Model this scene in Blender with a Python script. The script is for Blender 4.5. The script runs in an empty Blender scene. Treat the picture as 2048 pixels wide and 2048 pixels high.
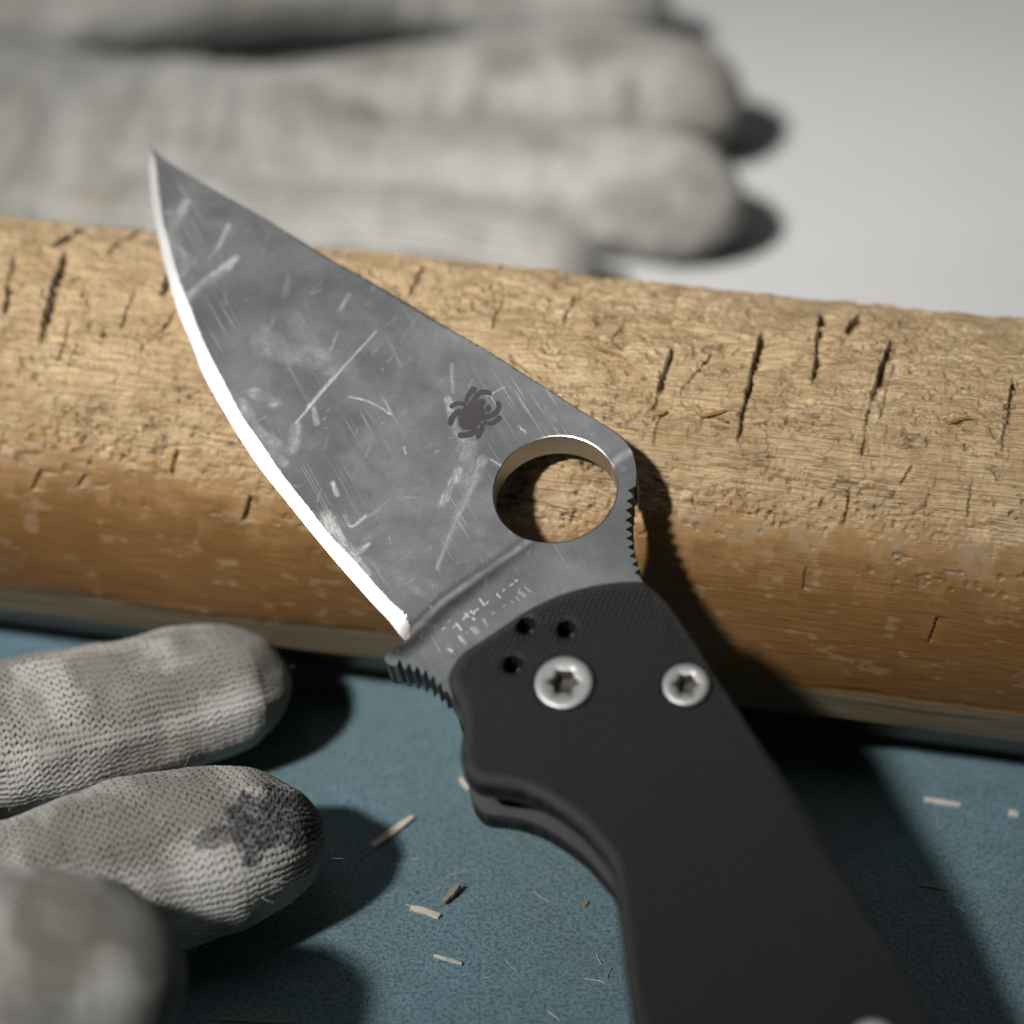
import bpy, bmesh, math, random
import numpy as np
from mathutils import Vector, Matrix
from mathutils.geometry import delaunay_2d_cdt

random.seed(7); rng = np.random.default_rng(7)
S = 0.001                                   # everything below is written in millimetres
scene = bpy.context.scene
COL = scene.collection

# ------------------------------------------------------------------ camera, sky, sun, exposure
CAM_H, PITCH, FOCUS, FRAME = 186.6, math.radians(35.0), 260.0, 102.4
CX = np.array([1.0, 0, 0]); CU = np.array([0, math.sin(PITCH), math.cos(PITCH)]); CV = np.array([0, -math.cos(PITCH), math.sin(PITCH)])
CAM = np.array([0.0, -215.0, CAM_H])
cd = bpy.data.cameras.new("camera"); cam = bpy.data.objects.new("camera", cd); COL.objects.link(cam)
cam.matrix_world = Matrix(((CX[0], CU[0], CV[0], CAM[0]*S), (CX[1], CU[1], CV[1], CAM[1]*S), (CX[2], CU[2], CV[2], CAM[2]*S), (0, 0, 0, 1)))
cd.sensor_width = 36; cd.lens = 36*FOCUS/FRAME; cd.clip_start = 0.01; cd.clip_end = 50
cd.dof.use_dof = True; cd.dof.focus_distance = 0.262; cd.dof.aperture_fstop = 11.5
scene.camera = cam

SUN = np.array([-0.585, 0.35, 1.0])         # towards the lamp: right, up, back along the lens axis
sunw = SUN[0]*CX + SUN[1]*CU + SUN[2]*CV; sunw /= np.linalg.norm(sunw)
world = bpy.data.worlds.new("World"); scene.world = world; world.use_nodes = True
world.node_tree.nodes["Background"].inputs["Color"].default_value = (0.95, 0.97, 1.0, 1)
world.node_tree.nodes["Background"].inputs["Strength"].default_value = 0.022
def lamp(name, direction, dist, size, watts, colour, size_y=None):
    l = bpy.data.lights.new(name, 'AREA'); l.energy = watts; l.color = colour; l.shape = 'RECTANGLE' if size_y else 'DISK'; l.size = size
    if size_y: l.size_y = size_y
    o = bpy.data.objects.new(name, l); COL.objects.link(o); o.location = tuple(np.array([0, 0, 0.03])+dist*np.array(direction))
    o.rotation_euler = Vector(direction).to_track_quat('Z', 'Y').to_euler(); return o
# the hard key light is a beam from the left, like sun through a small window: brightest on the log, fading out over the front of the table
aim = np.array([-20.0, 70.0, 50.0])*S
kl = bpy.data.lights.new("key_lamp", 'SPOT'); kl.energy = 610; kl.color = (1.0, 0.98, 0.95); kl.spot_size = math.radians(6.5); kl.spot_blend = 0.95; kl.shadow_soft_size = 0.12
ko = bpy.data.objects.new("key_lamp", kl); COL.objects.link(ko); ko.location = tuple(aim+2.2*sunw); ko.rotation_euler = Vector(sunw).to_track_quat('Z', 'Y').to_euler()
lamp("soft_lamp", np.array([-0.24, 0.05, 0.97]), 1.5, 1.1, 1.42, (0.95, 0.975, 1.0), 1.0)   # the dim room light mirrored in the blade
scene.view_settings.view_transform = 'Standard'; scene.view_settings.look = 'None'
scene.view_settings.exposure = 0.0; scene.view_settings.gamma = 1.0
scene.cycles.use_denoising = True; scene.cycles.denoiser = 'OPENIMAGEDENOISE'; scene.cycles.denoising_prefilter = 'ACCURATE'
scene.cycles.max_bounces = 8

# ------------------------------------------------------------------ helpers
def K(pts):                                  # read off a 1932-wide view of the photograph -> 2048 pixels
    return [(x*1.06004, y*1.06004) for x, y in pts]
def crop(pts, x0, y0, k):
    return [(x0+x*k, y0+y*k) for x, y in pts]
def rays(p):
    p = np.atleast_2d(np.array(p, float))
    a = (p[:, 0]-1024)/2048*FRAME/FOCUS; b = -(p[:, 1]-1024)/2048*FRAME/FOCUS
    return a[:, None]*CX + b[:, None]*CU - CV
def on_z(p, z):
    r = rays(p); t = (np.asarray(z)-CAM[2])/r[:, 2]
    return CAM + r*np.reshape(t, (-1, 1))
def catmull(P, n=6, closed=False):
    P = np.array(P, float); out = []
    N = len(P)
    for i in range(N if closed else N-1):
        p1, p2 = P[i], P[(i+1) % N]
        p0 = P[(i-1) % N] if (closed or i > 0) else 2*p1-p2
        p3 = P[(i+2) % N] if (closed or i+2 < N) else 2*p2-p1
        for t in np.arange(n)/n:
            out.append(0.5*((2*p1)+(p2-p0)*t+(2*p0-5*p1+4*p2-p3)*t*t+(3*p1-p0-3*p2+p3)*t**3))
    if not closed: out.append(P[-1])
    return np.array(out)
def hsh(ix, iy, seed):
    h = (ix.astype(np.int64)*374761393 + iy.astype(np.int64)*668265263 + seed*974634533) & 0xFFFFFFFF
    h = ((h ^ (h >> 13))*1274126177) & 0xFFFFFFFF
    h = ((h ^ (h >> 16))*2246822519) & 0xFFFFFFFF
    return ((h ^ (h >> 15)) & 0xFFFFFF)/float(0xFFFFFF)
def vnoise(x, y, seed=0):
    ix = np.floor(x); iy = np.floor(y); fx = x-ix; fy = y-iy
    fx = fx*fx*fx*(fx*(fx*6-15)+10); fy = fy*fy*fy*(fy*(fy*6-15)+10)
    a = hsh(ix, iy, seed); b = hsh(ix+1, iy, seed); c = hsh(ix, iy+1, seed); d = hsh(ix+1, iy+1, seed)
    return (a*(1-fx)+b*fx)*(1-fy)+(c*(1-fx)+d*fx)*fy
def fbm(x, y, seed=0, octv=4):
    s = 0; a = 0.5; n = 0
    for i in range(octv):
        s = s + a*vnoise(x, y, seed+i*17); n += a; a *= 0.5; x = x*2.03+3.1; y = y*2.03+1.7
    return s/n
def sstep(a, b, x):
    t = np.clip((x-a)/(b-a), 0, 1); return t*t*(3-2*t)
def seg_dist(P, line):                       # distance of points to a polyline
    P = np.asarray(P, float); line = np.asarray(line, float)
    best = np.full(len(P), 1e9)
    for a, b in zip(line[:-1], line[1:]):
        d = b-a; L = d@d
        if L < 1e-12: continue
        t = np.clip(((P-a)@d)/L, 0, 1)
        best = np.minimum(best, np.hypot(*(P-a-t[:, None]*d).T))
    return best
def inside(P, poly):
    P = np.asarray(P, float); poly = np.asarray(poly, float); c = np.zeros(len(P), bool)
    j = len(poly)-1
    for i in range(len(poly)):
        xi, yi = poly[i]; xj, yj = poly[j]
        if yi != yj:
            m = ((yi > P[:, 1]) != (yj > P[:, 1])) & (P[:, 0] < (xj-xi)*(P[:, 1]-yi)/(yj-yi)+xi)
            c ^= m
        j = i
    return c
def mesh_obj(name, verts, faces, mat, parent=None, smooth=True, sharp=None, attrs=None, loc=(0, 0, 0)):
    me = bpy.data.meshes.new(name)
    v = np.asarray(verts, np.float64)*S
    if isinstance(faces, np.ndarray):
        nf, k = faces.shape
        me.vertices.add(len(v)); me.vertices.foreach_set("co", v.astype(np.float32).ravel())
        me.loops.add(nf*k); me.loops.foreach_set("vertex_index", faces.astype(np.int32).ravel())
        me.polygons.add(nf); me.polygons.foreach_set("loop_start", np.arange(0, nf*k, k, dtype=np.int32))
        me.update(calc_edges=True)
    else:
        me.from_pydata([tuple(a) for a in v], [], faces)
    me.validate()
    me.polygons.foreach_set("use_smooth", np.full(len(me.polygons), smooth))
    if sharp is not None: me.set_sharp_from_angle(angle=math.radians(sharp))
    if attrs:
        for k, a in attrs.items():
            at = me.attributes.new(k, 'FLOAT', 'POINT'); at.data.foreach_set("value", np.asarray(a, np.float32))
    if mat: me.materials.append(mat)
    o = bpy.data.objects.new(name, me); COL.objects.link(o)
    o.location = tuple(np.array(loc)*S)
    if parent: o.parent = parent
    return o
def tag(o, label=None, cat=None, group=None, kind=None):
    if label: o['label'] = label
    if cat: o['category'] = cat
    if group: o['group'] = group
    if kind: o['kind'] = kind
    return o

class NT:                                    # terse node building
    def __init__(s, name):
        s.m = bpy.data.materials.new(name); s.m.use_nodes = True
        s.n = s.m.node_tree.nodes; s.l = s.m.node_tree.links; s.p = s.n["Principled BSDF"]
    def put(s, sock, v):
        if v is None: return
        if hasattr(v, 'is_output') or isinstance(v, bpy.types.NodeSocket): s.l.new(v, sock)
        else: sock.default_value = v
    def set(s, **k):
        for a, v in k.items(): s.put(s.p.inputs[a.replace('_', ' ')], v)
        return s
    def coord(s, scale=(1, 1, 1), rot=(0, 0, 0)):
        c = s.n.new("ShaderNodeTexCoord"); mp = s.n.new("ShaderNodeMapping")
        s.l.new(c.outputs["Object"], mp.inputs[0]); mp.inputs["Scale"].default_value = scale; mp.inputs["Rotation"].default_value = rot
        return mp.outputs[0]
    def noise(s, vec, scale, detail=3, rough=0.55, dist=0):
        t = s.n.new("ShaderNodeTexNoise"); s.put(t.inputs["Vector"], vec); t.inputs["Scale"].default_value = scale
        t.inputs["Detail"].default_value = detail; t.inputs["Roughness"].default_value = rough; t.inputs["Distortion"].default_value = dist
        return t.outputs[0]
    def voro(s, vec, scale, feat='F1'):
        t = s.n.new("ShaderNodeTexVoronoi"); t.feature = feat; s.put(t.inputs["Vector"], vec); t.inputs["Scale"].default_value = scale
        return t.outputs[0]
    def ramp(s, v, stops):
        r = s.n.new("ShaderNodeValToRGB"); s.put(r.inputs[0], v); e = r.color_ramp.elements
        while len(e) < len(stops): e.new(0.5)
        for q, (pos, c) in zip(e, stops):
            q.position = pos; q.color = (c, c, c, 1) if isinstance(c, (int, float)) else (*c, 1)
        return r.outputs[0]
    def mix(s, f, a, b, mode='MIX'):
        x = s.n.new("ShaderNodeMix"); x.data_type = 'RGBA'; x.blend_type = mode
        s.put(x.inputs[0], f)
        for i, v in ((6, a), (7, b)):
            s.put(x.inputs[i], (*v, 1) if isinstance(v, tuple) and len(v) == 3 else v)
        return x.outputs[2]
    def math(s, op, a, b=0.0, c=None):
        x = s.n.new("ShaderNodeMath"); x.operation = op; s.put(x.inputs[0], a); s.put(x.inputs[1], b)
        if c is not None: s.put(x.inputs[2], c)
        return x.outputs[0]
    def attr(s, name):
        a = s.n.new("ShaderNodeAttribute"); a.attribute_name = name; return a.outputs["Fac"]
    def bump(s, h, dist, strength=1.0, normal=None):
        b = s.n.new("ShaderNodeBump"); s.put(b.inputs["Height"], h); b.inputs["Distance"].default_value = dist*S
        b.inputs["Strength"].default_value = strength
        if normal is not None: s.l.new(normal, b.inputs["Normal"])
        return b.outputs[0]

# ------------------------------------------------------------------ materials
def m_paper():
    t = NT("white_sheet"); c = t.coord()
    n = t.noise(c, 60, 4); f = t.noise(c, 900, 3)
    t.set(Base_Color=t.mix(n, (0.44, 0.44, 0.437), (0.49, 0.49, 0.487)), Roughness=0.75, Normal=t.bump(f, 0.05, 0.4))
    return t.m
def m_top():
    t = NT("speckled_blue_coating"); c = t.coord()
    big = t.noise(c, 45, 3); mid = t.noise(c, 420, 4, 0.6); fine = t.noise(c, 2300, 6, 0.85)
    sp = t.ramp(fine, [(0.42, 0.0), (0.53, 1.0)])
    spl = t.ramp(t.noise(c, 1900, 2, 0.6), [(0.62, 0.0), (0.72, 1.0)])
    base = t.mix(t.ramp(big, [(0.35, 0.0), (0.65, 1.0)]), (0.195, 0.325, 0.395), (0.190, 0.290, 0.310))
    base = t.mix(t.ramp(mid, [(0.3, 0.0), (0.7, 0.5)]), base, (0.120, 0.195, 0.215))
    base = t.mix(sp, t.mix(0.78, base, (0.040, 0.060, 0.066)), base)
    base = t.mix(t.math('MULTIPLY', spl, 0.35), base, (0.22, 0.32, 0.34))
    base = t.mix(t.ramp(t.noise(c, 330, 2, 0.5), [(0.73, 0.0), (0.77, 0.8)]), base, (0.02, 0.028, 0.03))
    h = t.math('ADD', fine, t.math('MULTIPLY', mid, 0.6))
    t.set(Base_Color=base, Roughness=0.62, Normal=t.bump(h, 0.16, 0.75)); t.p.inputs["Specular IOR Level"].default_value = 0.3
    return t.m
def m_wood():
    t = NT("cut_and_polished_wood")
    c = t.coord((1, 1, 1))
    u = t.n.new("ShaderNodeUVMap"); u.uv_map = "grain"
    mp = t.n.new("ShaderNodeMapping"); t.l.new(u.outputs[0], mp.inputs[0]); mp.inputs["Scale"].default_value = (0.06, 1, 1)
    g = mp.outputs[0]                         # stretched along the grain; units of mm
    mp2 = t.n.new("ShaderNodeMapping"); t.l.new(u.outputs[0], mp2.inputs[0]); mp2.inputs["Scale"].default_value = (0.2, 1, 1)
    fib = t.noise(g, 3.2, 5, 0.65); fine = t.noise(mp2.outputs[0], 8, 4, 0.7); pat = t.noise(u.outputs[0], 0.16, 4, 0.6); blot = t.noise(mp2.outputs[0], 0.55, 4, 0.6)
    raw = t.attr("raw"); cutd = t.attr("dirt_shade"); foot = t.attr("foot"); scr = t.attr("scuff")
    a = t.mix(t.ramp(pat, [(0.32, 0.0), (0.66, 1.0)]), (0.52, 0.365, 0.20), (0.76, 0.575, 0.35))
    a = t.mix(t.ramp(fib, [(0.38, 0.75), (0.56, 0.0)]), a, (0.33, 0.205, 0.098))
    a = t.mix(t.ramp(fine, [(0.55, 0.0), (0.72, 0.6)]), a, (0.60, 0.45, 0.26))
    a = t.mix(t.ramp(blot, [(0.58, 0.0), (0.70, 0.45)]), a, (0.23, 0.17, 0.10))
    p = t.mix(t.ramp(fib, [(0.35, 0.0), (0.68, 1.0)]), (0.120, 0.056, 0.016), (0.235, 0.122, 0.042))
    p = t.mix(t.ramp(pat, [(0.40, 0.0), (0.66, 0.7)]), p, (0.150, 0.075, 0.024))
    p = t.mix(t.ramp(fine, [(0.60, 0.0), (0.74, 0.45)]), p, (0.33, 0.21, 0.09))
    p = t.mix(t.attr("border_tone"), p, (0.40, 0.245, 0.105))  # patina lighter and warmer towards the cut border
    p = t.mix(scr, p, (0.29, 0.205, 0.125))
    w = t.mix(raw, p, a)
    w = t.mix(cutd, w, (0.035, 0.020, 0.009))
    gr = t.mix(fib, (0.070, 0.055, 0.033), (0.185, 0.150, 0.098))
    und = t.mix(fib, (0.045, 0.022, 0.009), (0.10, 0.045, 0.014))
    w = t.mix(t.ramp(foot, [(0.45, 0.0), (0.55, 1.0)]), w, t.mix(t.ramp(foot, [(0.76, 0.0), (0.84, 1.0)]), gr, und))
    h = t.math('ADD', t.math('MULTIPLY', fib, 0.9), t.math('MULTIPLY', fine, 0.8))
    bs = t.math('ADD', t.math('MULTIPLY', raw, 0.75), 0.22)
    b = t.n.new("ShaderNodeBump"); t.l.new(h, b.inputs["Height"]); b.inputs["Distance"].default_value = 0.34*S; t.l.new(bs, b.inputs["Strength"])
    rg = t.mix(raw, (0.42, 0.42, 0.42), (0.55, 0.55, 0.55))
    t.set(Base_Color=w, Roughness=rg, Normal=b.outputs[0]); t.p.inputs["Specular IOR Level"].default_value = 0.35
    return t.m
def m_blade():
    t = NT("worn_steel"); c = t.coord()
    bc = t.coord((1, 0.035, 1), (0, 0, math.radians(20))); bc2 = t.coord((1, 0.05, 1), (0, 0, math.radians(-38)))
    br = t.noise(bc, 9000, 2, 0.6); br2 = t.noise(bc2, 7000, 2, 0.6)
    cl = t.noise(c, 75, 5, 0.62, 0.4); cl2 = t.noise(c, 210, 4, 0.65)
    sp = t.ramp(t.noise(c, 3600, 2, 0.7), [(0.67, 0.0), (0.74, 1.0)])
    haze = t.ramp(t.math('MULTIPLY', cl, t.math('ADD', cl2, 0.5)), [(0.36, 0.0), (0.76, 1.0)])
    grain = t.noise(c, 5200, 3, 0.75)
    wz = t.math('MULTIPLY', haze, t.math('ADD', t.math('MULTIPLY', grain, 0.50), 0.06))
    wz = t.math('MAXIMUM', wz, t.math('MULTIPLY', sp, 0.30))
    for k in range(4):                       # abrasion broken into streaks that run with the stroke
        v = t.n.new("ShaderNodeVectorRotate"); v.rotation_type = 'Z_AXIS'; cc = t.n.new("ShaderNodeTexCoord"); t.l.new(cc.outputs["Object"], v.inputs[0]); v.inputs["Angle"].default_value = -math.radians(45*k)
        mp = t.n.new("ShaderNodeMapping"); t.l.new(v.outputs[0], mp.inputs[0]); mp.inputs["Scale"].default_value = (0.13, 1, 1)
        n = t.noise(mp.outputs[0], 8000, 4, 0.75)
        e = t.attr("wear%d" % k)
        mr = t.n.new("ShaderNodeMapRange"); mr.interpolation_type = 'SMOOTHSTEP'
        t.l.new(n, mr.inputs[0]); t.l.new(t.math('SUBTRACT', 0.66, t.math('MULTIPLY', e, 0.34)), mr.inputs[1]); t.l.new(t.math('SUBTRACT', 0.92, t.math('MULTIPLY', e, 0.34)), mr.inputs[2])
        wz = t.math('MAXIMUM', wz, t.math('MULTIPLY', mr.outputs[0], t.math('MINIMUM', t.math('MULTIPLY', e, 1.7), 0.74)))
        wz = t.math('MAXIMUM', wz, t.math('MULTIPLY', e, t.math('MULTIPLY', grain, 0.85)))
    patch = t.ramp(t.noise(c, 130, 4, 0.6), [(0.40, 0.05), (0.66, 1.0)])
    for ang, sc_, am in ((-35, 7000, .60), (25, 9000, .55), (80, 8000, .42), (-70, 11000, .55)):   # hairlines left by stones and wood
        hv = t.coord((0.012, 1, 1), (0, 0, math.radians(ang)))
        hl = t.ramp(t.noise(hv, sc_*.55, 1, 0.5), [(0.66, 0.0), (0.74, 1.0)])
        wz = t.math('MAXIMUM', wz, t.math('MULTIPLY', t.math('MULTIPLY', hl, patch), am))
    wz = t.math('MINIMUM', t.math('MAXIMUM', wz, t.attr("fine")), 1.0)
    base = t.mix(wz, (0.275, 0.283, 0.283), (0.82, 0.80, 0.77))
    ro = t.math('ADD', t.math('MULTIPLY', wz, 0.24), 0.31)
    ro = t.math('ADD', ro, t.math('MULTIPLY', t.math('SUBTRACT', br, 0.5), 0.10))
    h = t.math('ADD', br, br2)
    t.set(Base_Color=base, Metallic=1.0, Roughness=ro, Normal=t.bump(h, 0.010, 0.5))
    return t.m
def m_simple(name, col, rough=0.5, metal=0.0, nsc=800, bump=0.02, var=0.15, spec=0.5):
    t = NT(name); c = t.coord(); n = t.noise(c, nsc, 3); n2 = t.noise(c, nsc*0.12, 3)
    lo = tuple(x*(1-var) for x in col); hi = tuple(min(1, x*(1+var)) for x in col)
    t.set(Base_Color=t.mix(n2, lo, hi), Roughness=rough, Metallic=metal, Normal=t.bump(n, bump, 0.6)); t.p.inputs["Specular IOR Level"].default_value = spec
    return t.m
def m_g10():
    t = NT("textured_black_laminate")
    c = t.coord((1, 1, 1), (0, 0, math.radians(12)))
    def wave(rot, sc):
        m = t.n.new("ShaderNodeMapping"); cc = t.n.new("ShaderNodeTexCoord"); t.l.new(cc.outputs["Object"], m.inputs[0]); m.inputs["Rotation"].default_value = (0, 0, math.radians(rot))
        w = t.n.new("ShaderNodeTexWave"); t.l.new(m.outputs[0], w.inputs[0]); w.inputs["Scale"].default_value = sc; w.inputs["Distortion"].default_value = 1.1; w.inputs["Detail"].default_value = 1; w.inputs["Detail Scale"].default_value = 2
        return w.outputs["Fac"]
    a = wave(38, 640); b = wave(-40, 600)
    h = t.ramp(t.math('MULTIPLY', a, b), [(0.08, 0.0), (0.45, 1.0)]); n = t.noise(c, 1500, 3); d = t.noise(c, 120, 4)
    col = t.mix(h, (0.002, 0.002, 0.0022), (0.042, 0.042, 0.0425))
    ed = t.attr("edge_highlight")
    col = t.mix(t.math('MULTIPLY', ed, t.ramp(n, [(0.3, 0.4), (0.6, 1.0)])), col, (0.055, 0.054, 0.053))  # handle edge highlight painted in as a lighter rim
    col = t.mix(t.ramp(d, [(0.5, 0.0), (0.75, 0.5)]), col, (0.021, 0.021, 0.022))
    t.set(Base_Color=col, Roughness=0.62, Normal=t.bump(t.math('ADD', h, t.math('MULTIPLY', n, 0.35)), 0.20, 0.9)); t.p.inputs["Specular IOR Level"].default_value = 0.32
    return t.m
def m_glove(name, k=1.0):
    t = NT(name); c = t.coord()
    pit = t.attr("pit"); st = t.attr("ink"); dr = t.attr("soil_dark")
    n = t.noise(c, 140, 4, 0.6); f = t.noise(c, 4200, 3, 0.7); b = t.noise(c, 55, 4)
    base = t.mix(n, (0.50*k, 0.49*k, 0.462*k), (0.70*k, 0.69*k, 0.655*k))
    base = t.mix(t.ramp(b, [(0.58, 0.0), (0.72, 0.45)]), base, (0.36*k, 0.28*k, 0.19*k))
    base = t.mix(t.math('MULTIPLY', dr, 0.78), base, (0.17, 0.162, 0.138))
    base = t.mix(t.math('MULTIPLY', pit, t.math('ADD', 0.78, t.math('MULTIPLY', dr, 0.2))), base, (0.10, 0.092, 0.072))  # stitch gaps darkened: shade between yarns put into the colour, plus grime
    st = t.math('MULTIPLY', st, t.ramp(t.noise(c, 1500, 3, 0.7), [(0.36, 0.45), (0.56, 1.0)]))
    base = t.mix(st, base, (0.03, 0.03, 0.045))
    t.set(Base_Color=base, Roughness=0.95, Normal=t.bump(f, 0.10, 0.8)); t.p.inputs["Specular IOR Level"].default_value = 0.1
    t.p.inputs["Sheen Weight"].default_value = 0.15
    return t.m
M_PAPER = m_paper(); M_TOP = m_top(); M_WOOD = m_wood(); M_BLADE = m_blade(); M_G10 = m_g10()
M_STEEL = m_simple("satin_steel", (0.45, 0.447, 0.44), 0.5, 1.0, 2500, 0.004)
M_LINER = m_simple("dark_liner_steel", (0.10, 0.10, 0.10), 0.5, 0.8, 900, 0.01)
M_RECESS = m_simple("shaded_recess_steel", (0.05, 0.042, 0.03), 0.5, 0.6, 1800, 0.006)  # screw recess floor: shade put into a darker steel colour
M_EDGE = m_simple("honed_edge", (0.86, 0.85, 0.83), 0.50, 1.0, 1600, 0.004, 0.06)
M_ETCH = m_simple("dark_etched_steel", (0.060, 0.055, 0.055), 0.62, 0.35, 1800, 0.006, 0.25, 0.3)
M_MARK = m_simple("pale_engraving", (0.62, 0.64, 0.64), 0.55, 0.6, 2500, 0.01)
M_GLOVE = m_glove("knitted_cotton"); M_GLOVE2 = m_glove("soiled_knitted_cotton", 0.70)
M_CHIP = m_simple("pale_wood_shaving", (0.62, 0.57, 0.49), 0.7, 0, 1500, 0.05, 0.2)
M_CHIP2 = m_simple("dull_wood_shaving", (0.24, 0.23, 0.18), 0.7, 0, 1500, 0.05, 0.2)
M_CHIP3 = m_simple("amber_splinter", (0.34, 0.20, 0.06), 0.6, 0, 1500, 0.05, 0.25)
M_LINT = m_simple("cotton_lint", (0.42, 0.39, 0.33), 0.9, 0, 900, 0.0)
M_DUST = m_simple("sanding_dust", (0.5, 0.47, 0.4), 0.8, 0, 900, 0.0)

# ------------------------------------------------------------------ table and sheet
def slab(name, x0, x1, y0, y1, z0, z1, mat, bev=0.4):
    bm = bmesh.new()
    bmesh.ops.create_cube(bm, size=1)
    for v in bm.verts:
        v.co = Vector(((x0 if v.co.x < 0 else x1), (y0 if v.co.y < 0 else y1), (z0 if v.co.z < 0 else z1)))*S
    bmesh.ops.bevel(bm, geom=bm.edges[:], offset=bev*S, segments=2, affect='EDGES')
    me = bpy.data.meshes.new(name); bm.to_mesh(me); bm.free(); me.materials.append(mat)
    o = bpy.data.objects.new(name, me); COL.objects.link(o); return o
tag(slab("tabletop", -520, 520, -420, 620, -25, 0, M_TOP, 2), kind='structure')

# ------------------------------------------------------------------ the round timber
PSI = math.radians(11.7); R = 23.08; LY = 241.78 - 215.0; ZC = 0.965*R
AX = np.array([math.cos(PSI), -math.sin(PSI), 0.0]); FR = np.array([-math.sin(PSI), -math.cos(PSI), 0.0]); UP = np.array([0, 0, 1.0])
LC = np.array([0, LY, ZC])
def log_hit(p, Rr=None):                     # pixel -> (s along the timber, elevation angle on its round face)
    rr = R if Rr is None else Rr
    r = rays(p); o = CAM-LC
    rf, rz = r@FR, r@UP; of, oz = o@FR, o@UP
    A = rf**2+rz**2; B = 2*(rf*of+rz*oz); C = of**2+oz**2-rr**2
    disc = np.maximum(B*B-4*A*C, 0)
    t = (-B-np.sqrt(disc))/(2*A)
    q = o+r*t[:, None]
    return q@AX, np.arctan2(q@UP, q@FR)
def build_log():
    dense = np.arange(-64, 64.01, 0.135)
    s = np.concatenate([np.linspace(-190, -66, 42), dense, np.linspace(66, 190, 42)])
    eb = math.radians(-20.0)
    arc = np.concatenate([np.arange(math.radians(128), eb, -0.135/R), [eb]])
    back = np.linspace(math.radians(232), math.radians(129.5), 50)      # rear lower side up to the top
    # closed section: rear foot -> over the top -> front boundary -> grey facet -> undercut -> flat sole
    ang = np.concatenate([back, arc])
    pf = R*np.cos(ang); pz = R*np.sin(ang)
    fx, fz = pf[-1], pz[-1]
    f1 = np.stack([np.linspace(fx, fx-1.3, 26)[1:], np.linspace(fz, fz-4.6, 26)[1:]], 1)
    solez = -ZC
    e0 = f1[-1]
    f2 = np.stack([np.linspace(e0[0], e0[0]-9.5, 16)[1:], np.linspace(e0[1], solez, 16)[1:]], 1)
    sec = np.concatenate([np.stack([pf, pz], 1), f1, f2])
    n_arc = len(ang)
    sec[:, 1] = np.maximum(sec[:, 1], solez)
    m = len(sec); n = len(s)
    SS, JJ = np.meshgrid(s, np.arange(m), indexing='ij')
    PF = np.broadcast_to(sec[:, 0], (n, m)).copy(); PZ = np.broadcast_to(sec[:, 1], (n, m)).copy()
    A = np.arctan2(PZ, PF); T = np.concatenate([R*(math.pi/2-ang), R*(math.pi/2-eb)+np.arange(1, m-n_arc+1)*0.2])
    TT = np.broadcast_to(T, (n, m))
    round_ = np.zeros((n, m)); round_[:, :n_arc] = 1.0
    fade = np.where(np.abs(SS) > 64, 0.6, 1.0)
    # where the surface was cut back to bare wood
    bs_, ba_ = log_hit(K([(-60, 830), (0, 832), (200, 852), (400, 880), (700, 965), (1040, 1000), (1300, 972), (1600, 985), (1932, 1008), (2000, 1012)]))
    lim = np.interp(SS, bs_, ba_) + math.radians(9)*(fbm(SS/9, TT/30, 3, 3)-0.5)+math.radians(9)*(fbm(SS/2.2, TT/1.2, 4, 3)-0.5) \
        + math.radians(5)*(vnoise(np.floor(SS/1.6+0.6*vnoise(SS/3, TT/2, 9)), np.floor(TT/2.4), 5)-0.5) + math.radians(5)*(vnoise(SS/0.5, TT/0.5, 8)-0.5)
    raw = sstep(-0.070, 0.055, A-lim+0.10*(fbm(SS/.7, TT/.35, 12, 3)-.5))*round_
    h = (fbm(SS/28, TT/16, 1, 3)-0.5)*0.9*round_
    h -= raw*(0.10+0.16*fbm(SS/7, TT/5, 31, 2))
    # fibres
    h += raw*((fbm(SS/4.5, TT/0.42, 21, 3)-0.5)*0.14 + (vnoise(SS/1.5, TT/0.2, 22)-0.5)*0.05)
    h += (1-raw)*round_*((fbm(SS/9, TT/1.1, 23, 3)-0.5)*0.06)
    tear = np.zeros((n, m))
    for (L, T_, amp, sd) in ((6.0, 3.4, 0.36, 141), (2.6, 1.4, 0.30, 142), (1.1, 0.6, 0.15, 143)):
        uu = SS/L+0.55*fbm(TT/(T_*.8), SS/(L*2), sd, 3)+0.10*vnoise(TT/.18, SS/2, sd+3); vv = TT/T_+0.75*fbm(SS/(L*.9), TT/T_, sd+1, 4)
        h += raw*amp*(hsh(np.floor(uu), np.floor(vv), sd+2)-.5)*sstep(.36, .5, fbm(SS/14, TT/9, sd+7, 2))
    # torn steps: rising along +s and dropping off
    for (L, ny, amp, sd, thr) in ((6.5, 2.2, 0.45, 41, .48), (3.4, 1.3, 0.38, 42, .48), (1.5, 0.7, 0.22, 43, .46), (0.8, 0.4, 0.11, 44, .44)):
        v = -SS/L + 2.4*fbm(SS/(L*1.1), TT/ny, sd, 4)
        saw = (v-np.floor(v)); saw = np.minimum(saw, (1-saw)*9)
        msk = sstep(thr, thr+0.13, fbm(SS/(L*1.3), TT/(ny*2.6), sd+50, 3))
        h += raw*amp*(saw-0.8)*msk
        fr_ = v-np.floor(v); tear = np.maximum(tear, raw*msk*sstep(.86, .95, fr_)*min(1.0, amp*2.2))
    # pits
    pt = fbm(SS/0.9, TT/0.55, 61, 3); pm = sstep(0.38, 0.56, fbm(SS/8, TT/6, 62, 2))
    pit = sstep(0.63, 0.72, pt)*raw*pm
    h -= 0.45*pit
    pt2 = sstep(0.70, 0.76, fbm(SS/1.3, TT/0.9, 66, 2))*(1-raw)*round_*sstep(-0.5, -0.02, A-lim)*sstep(.48, .6, fbm(SS/6, TT/4, 67, 2))
    h -= 0.25*pt2*(1-raw)
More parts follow.
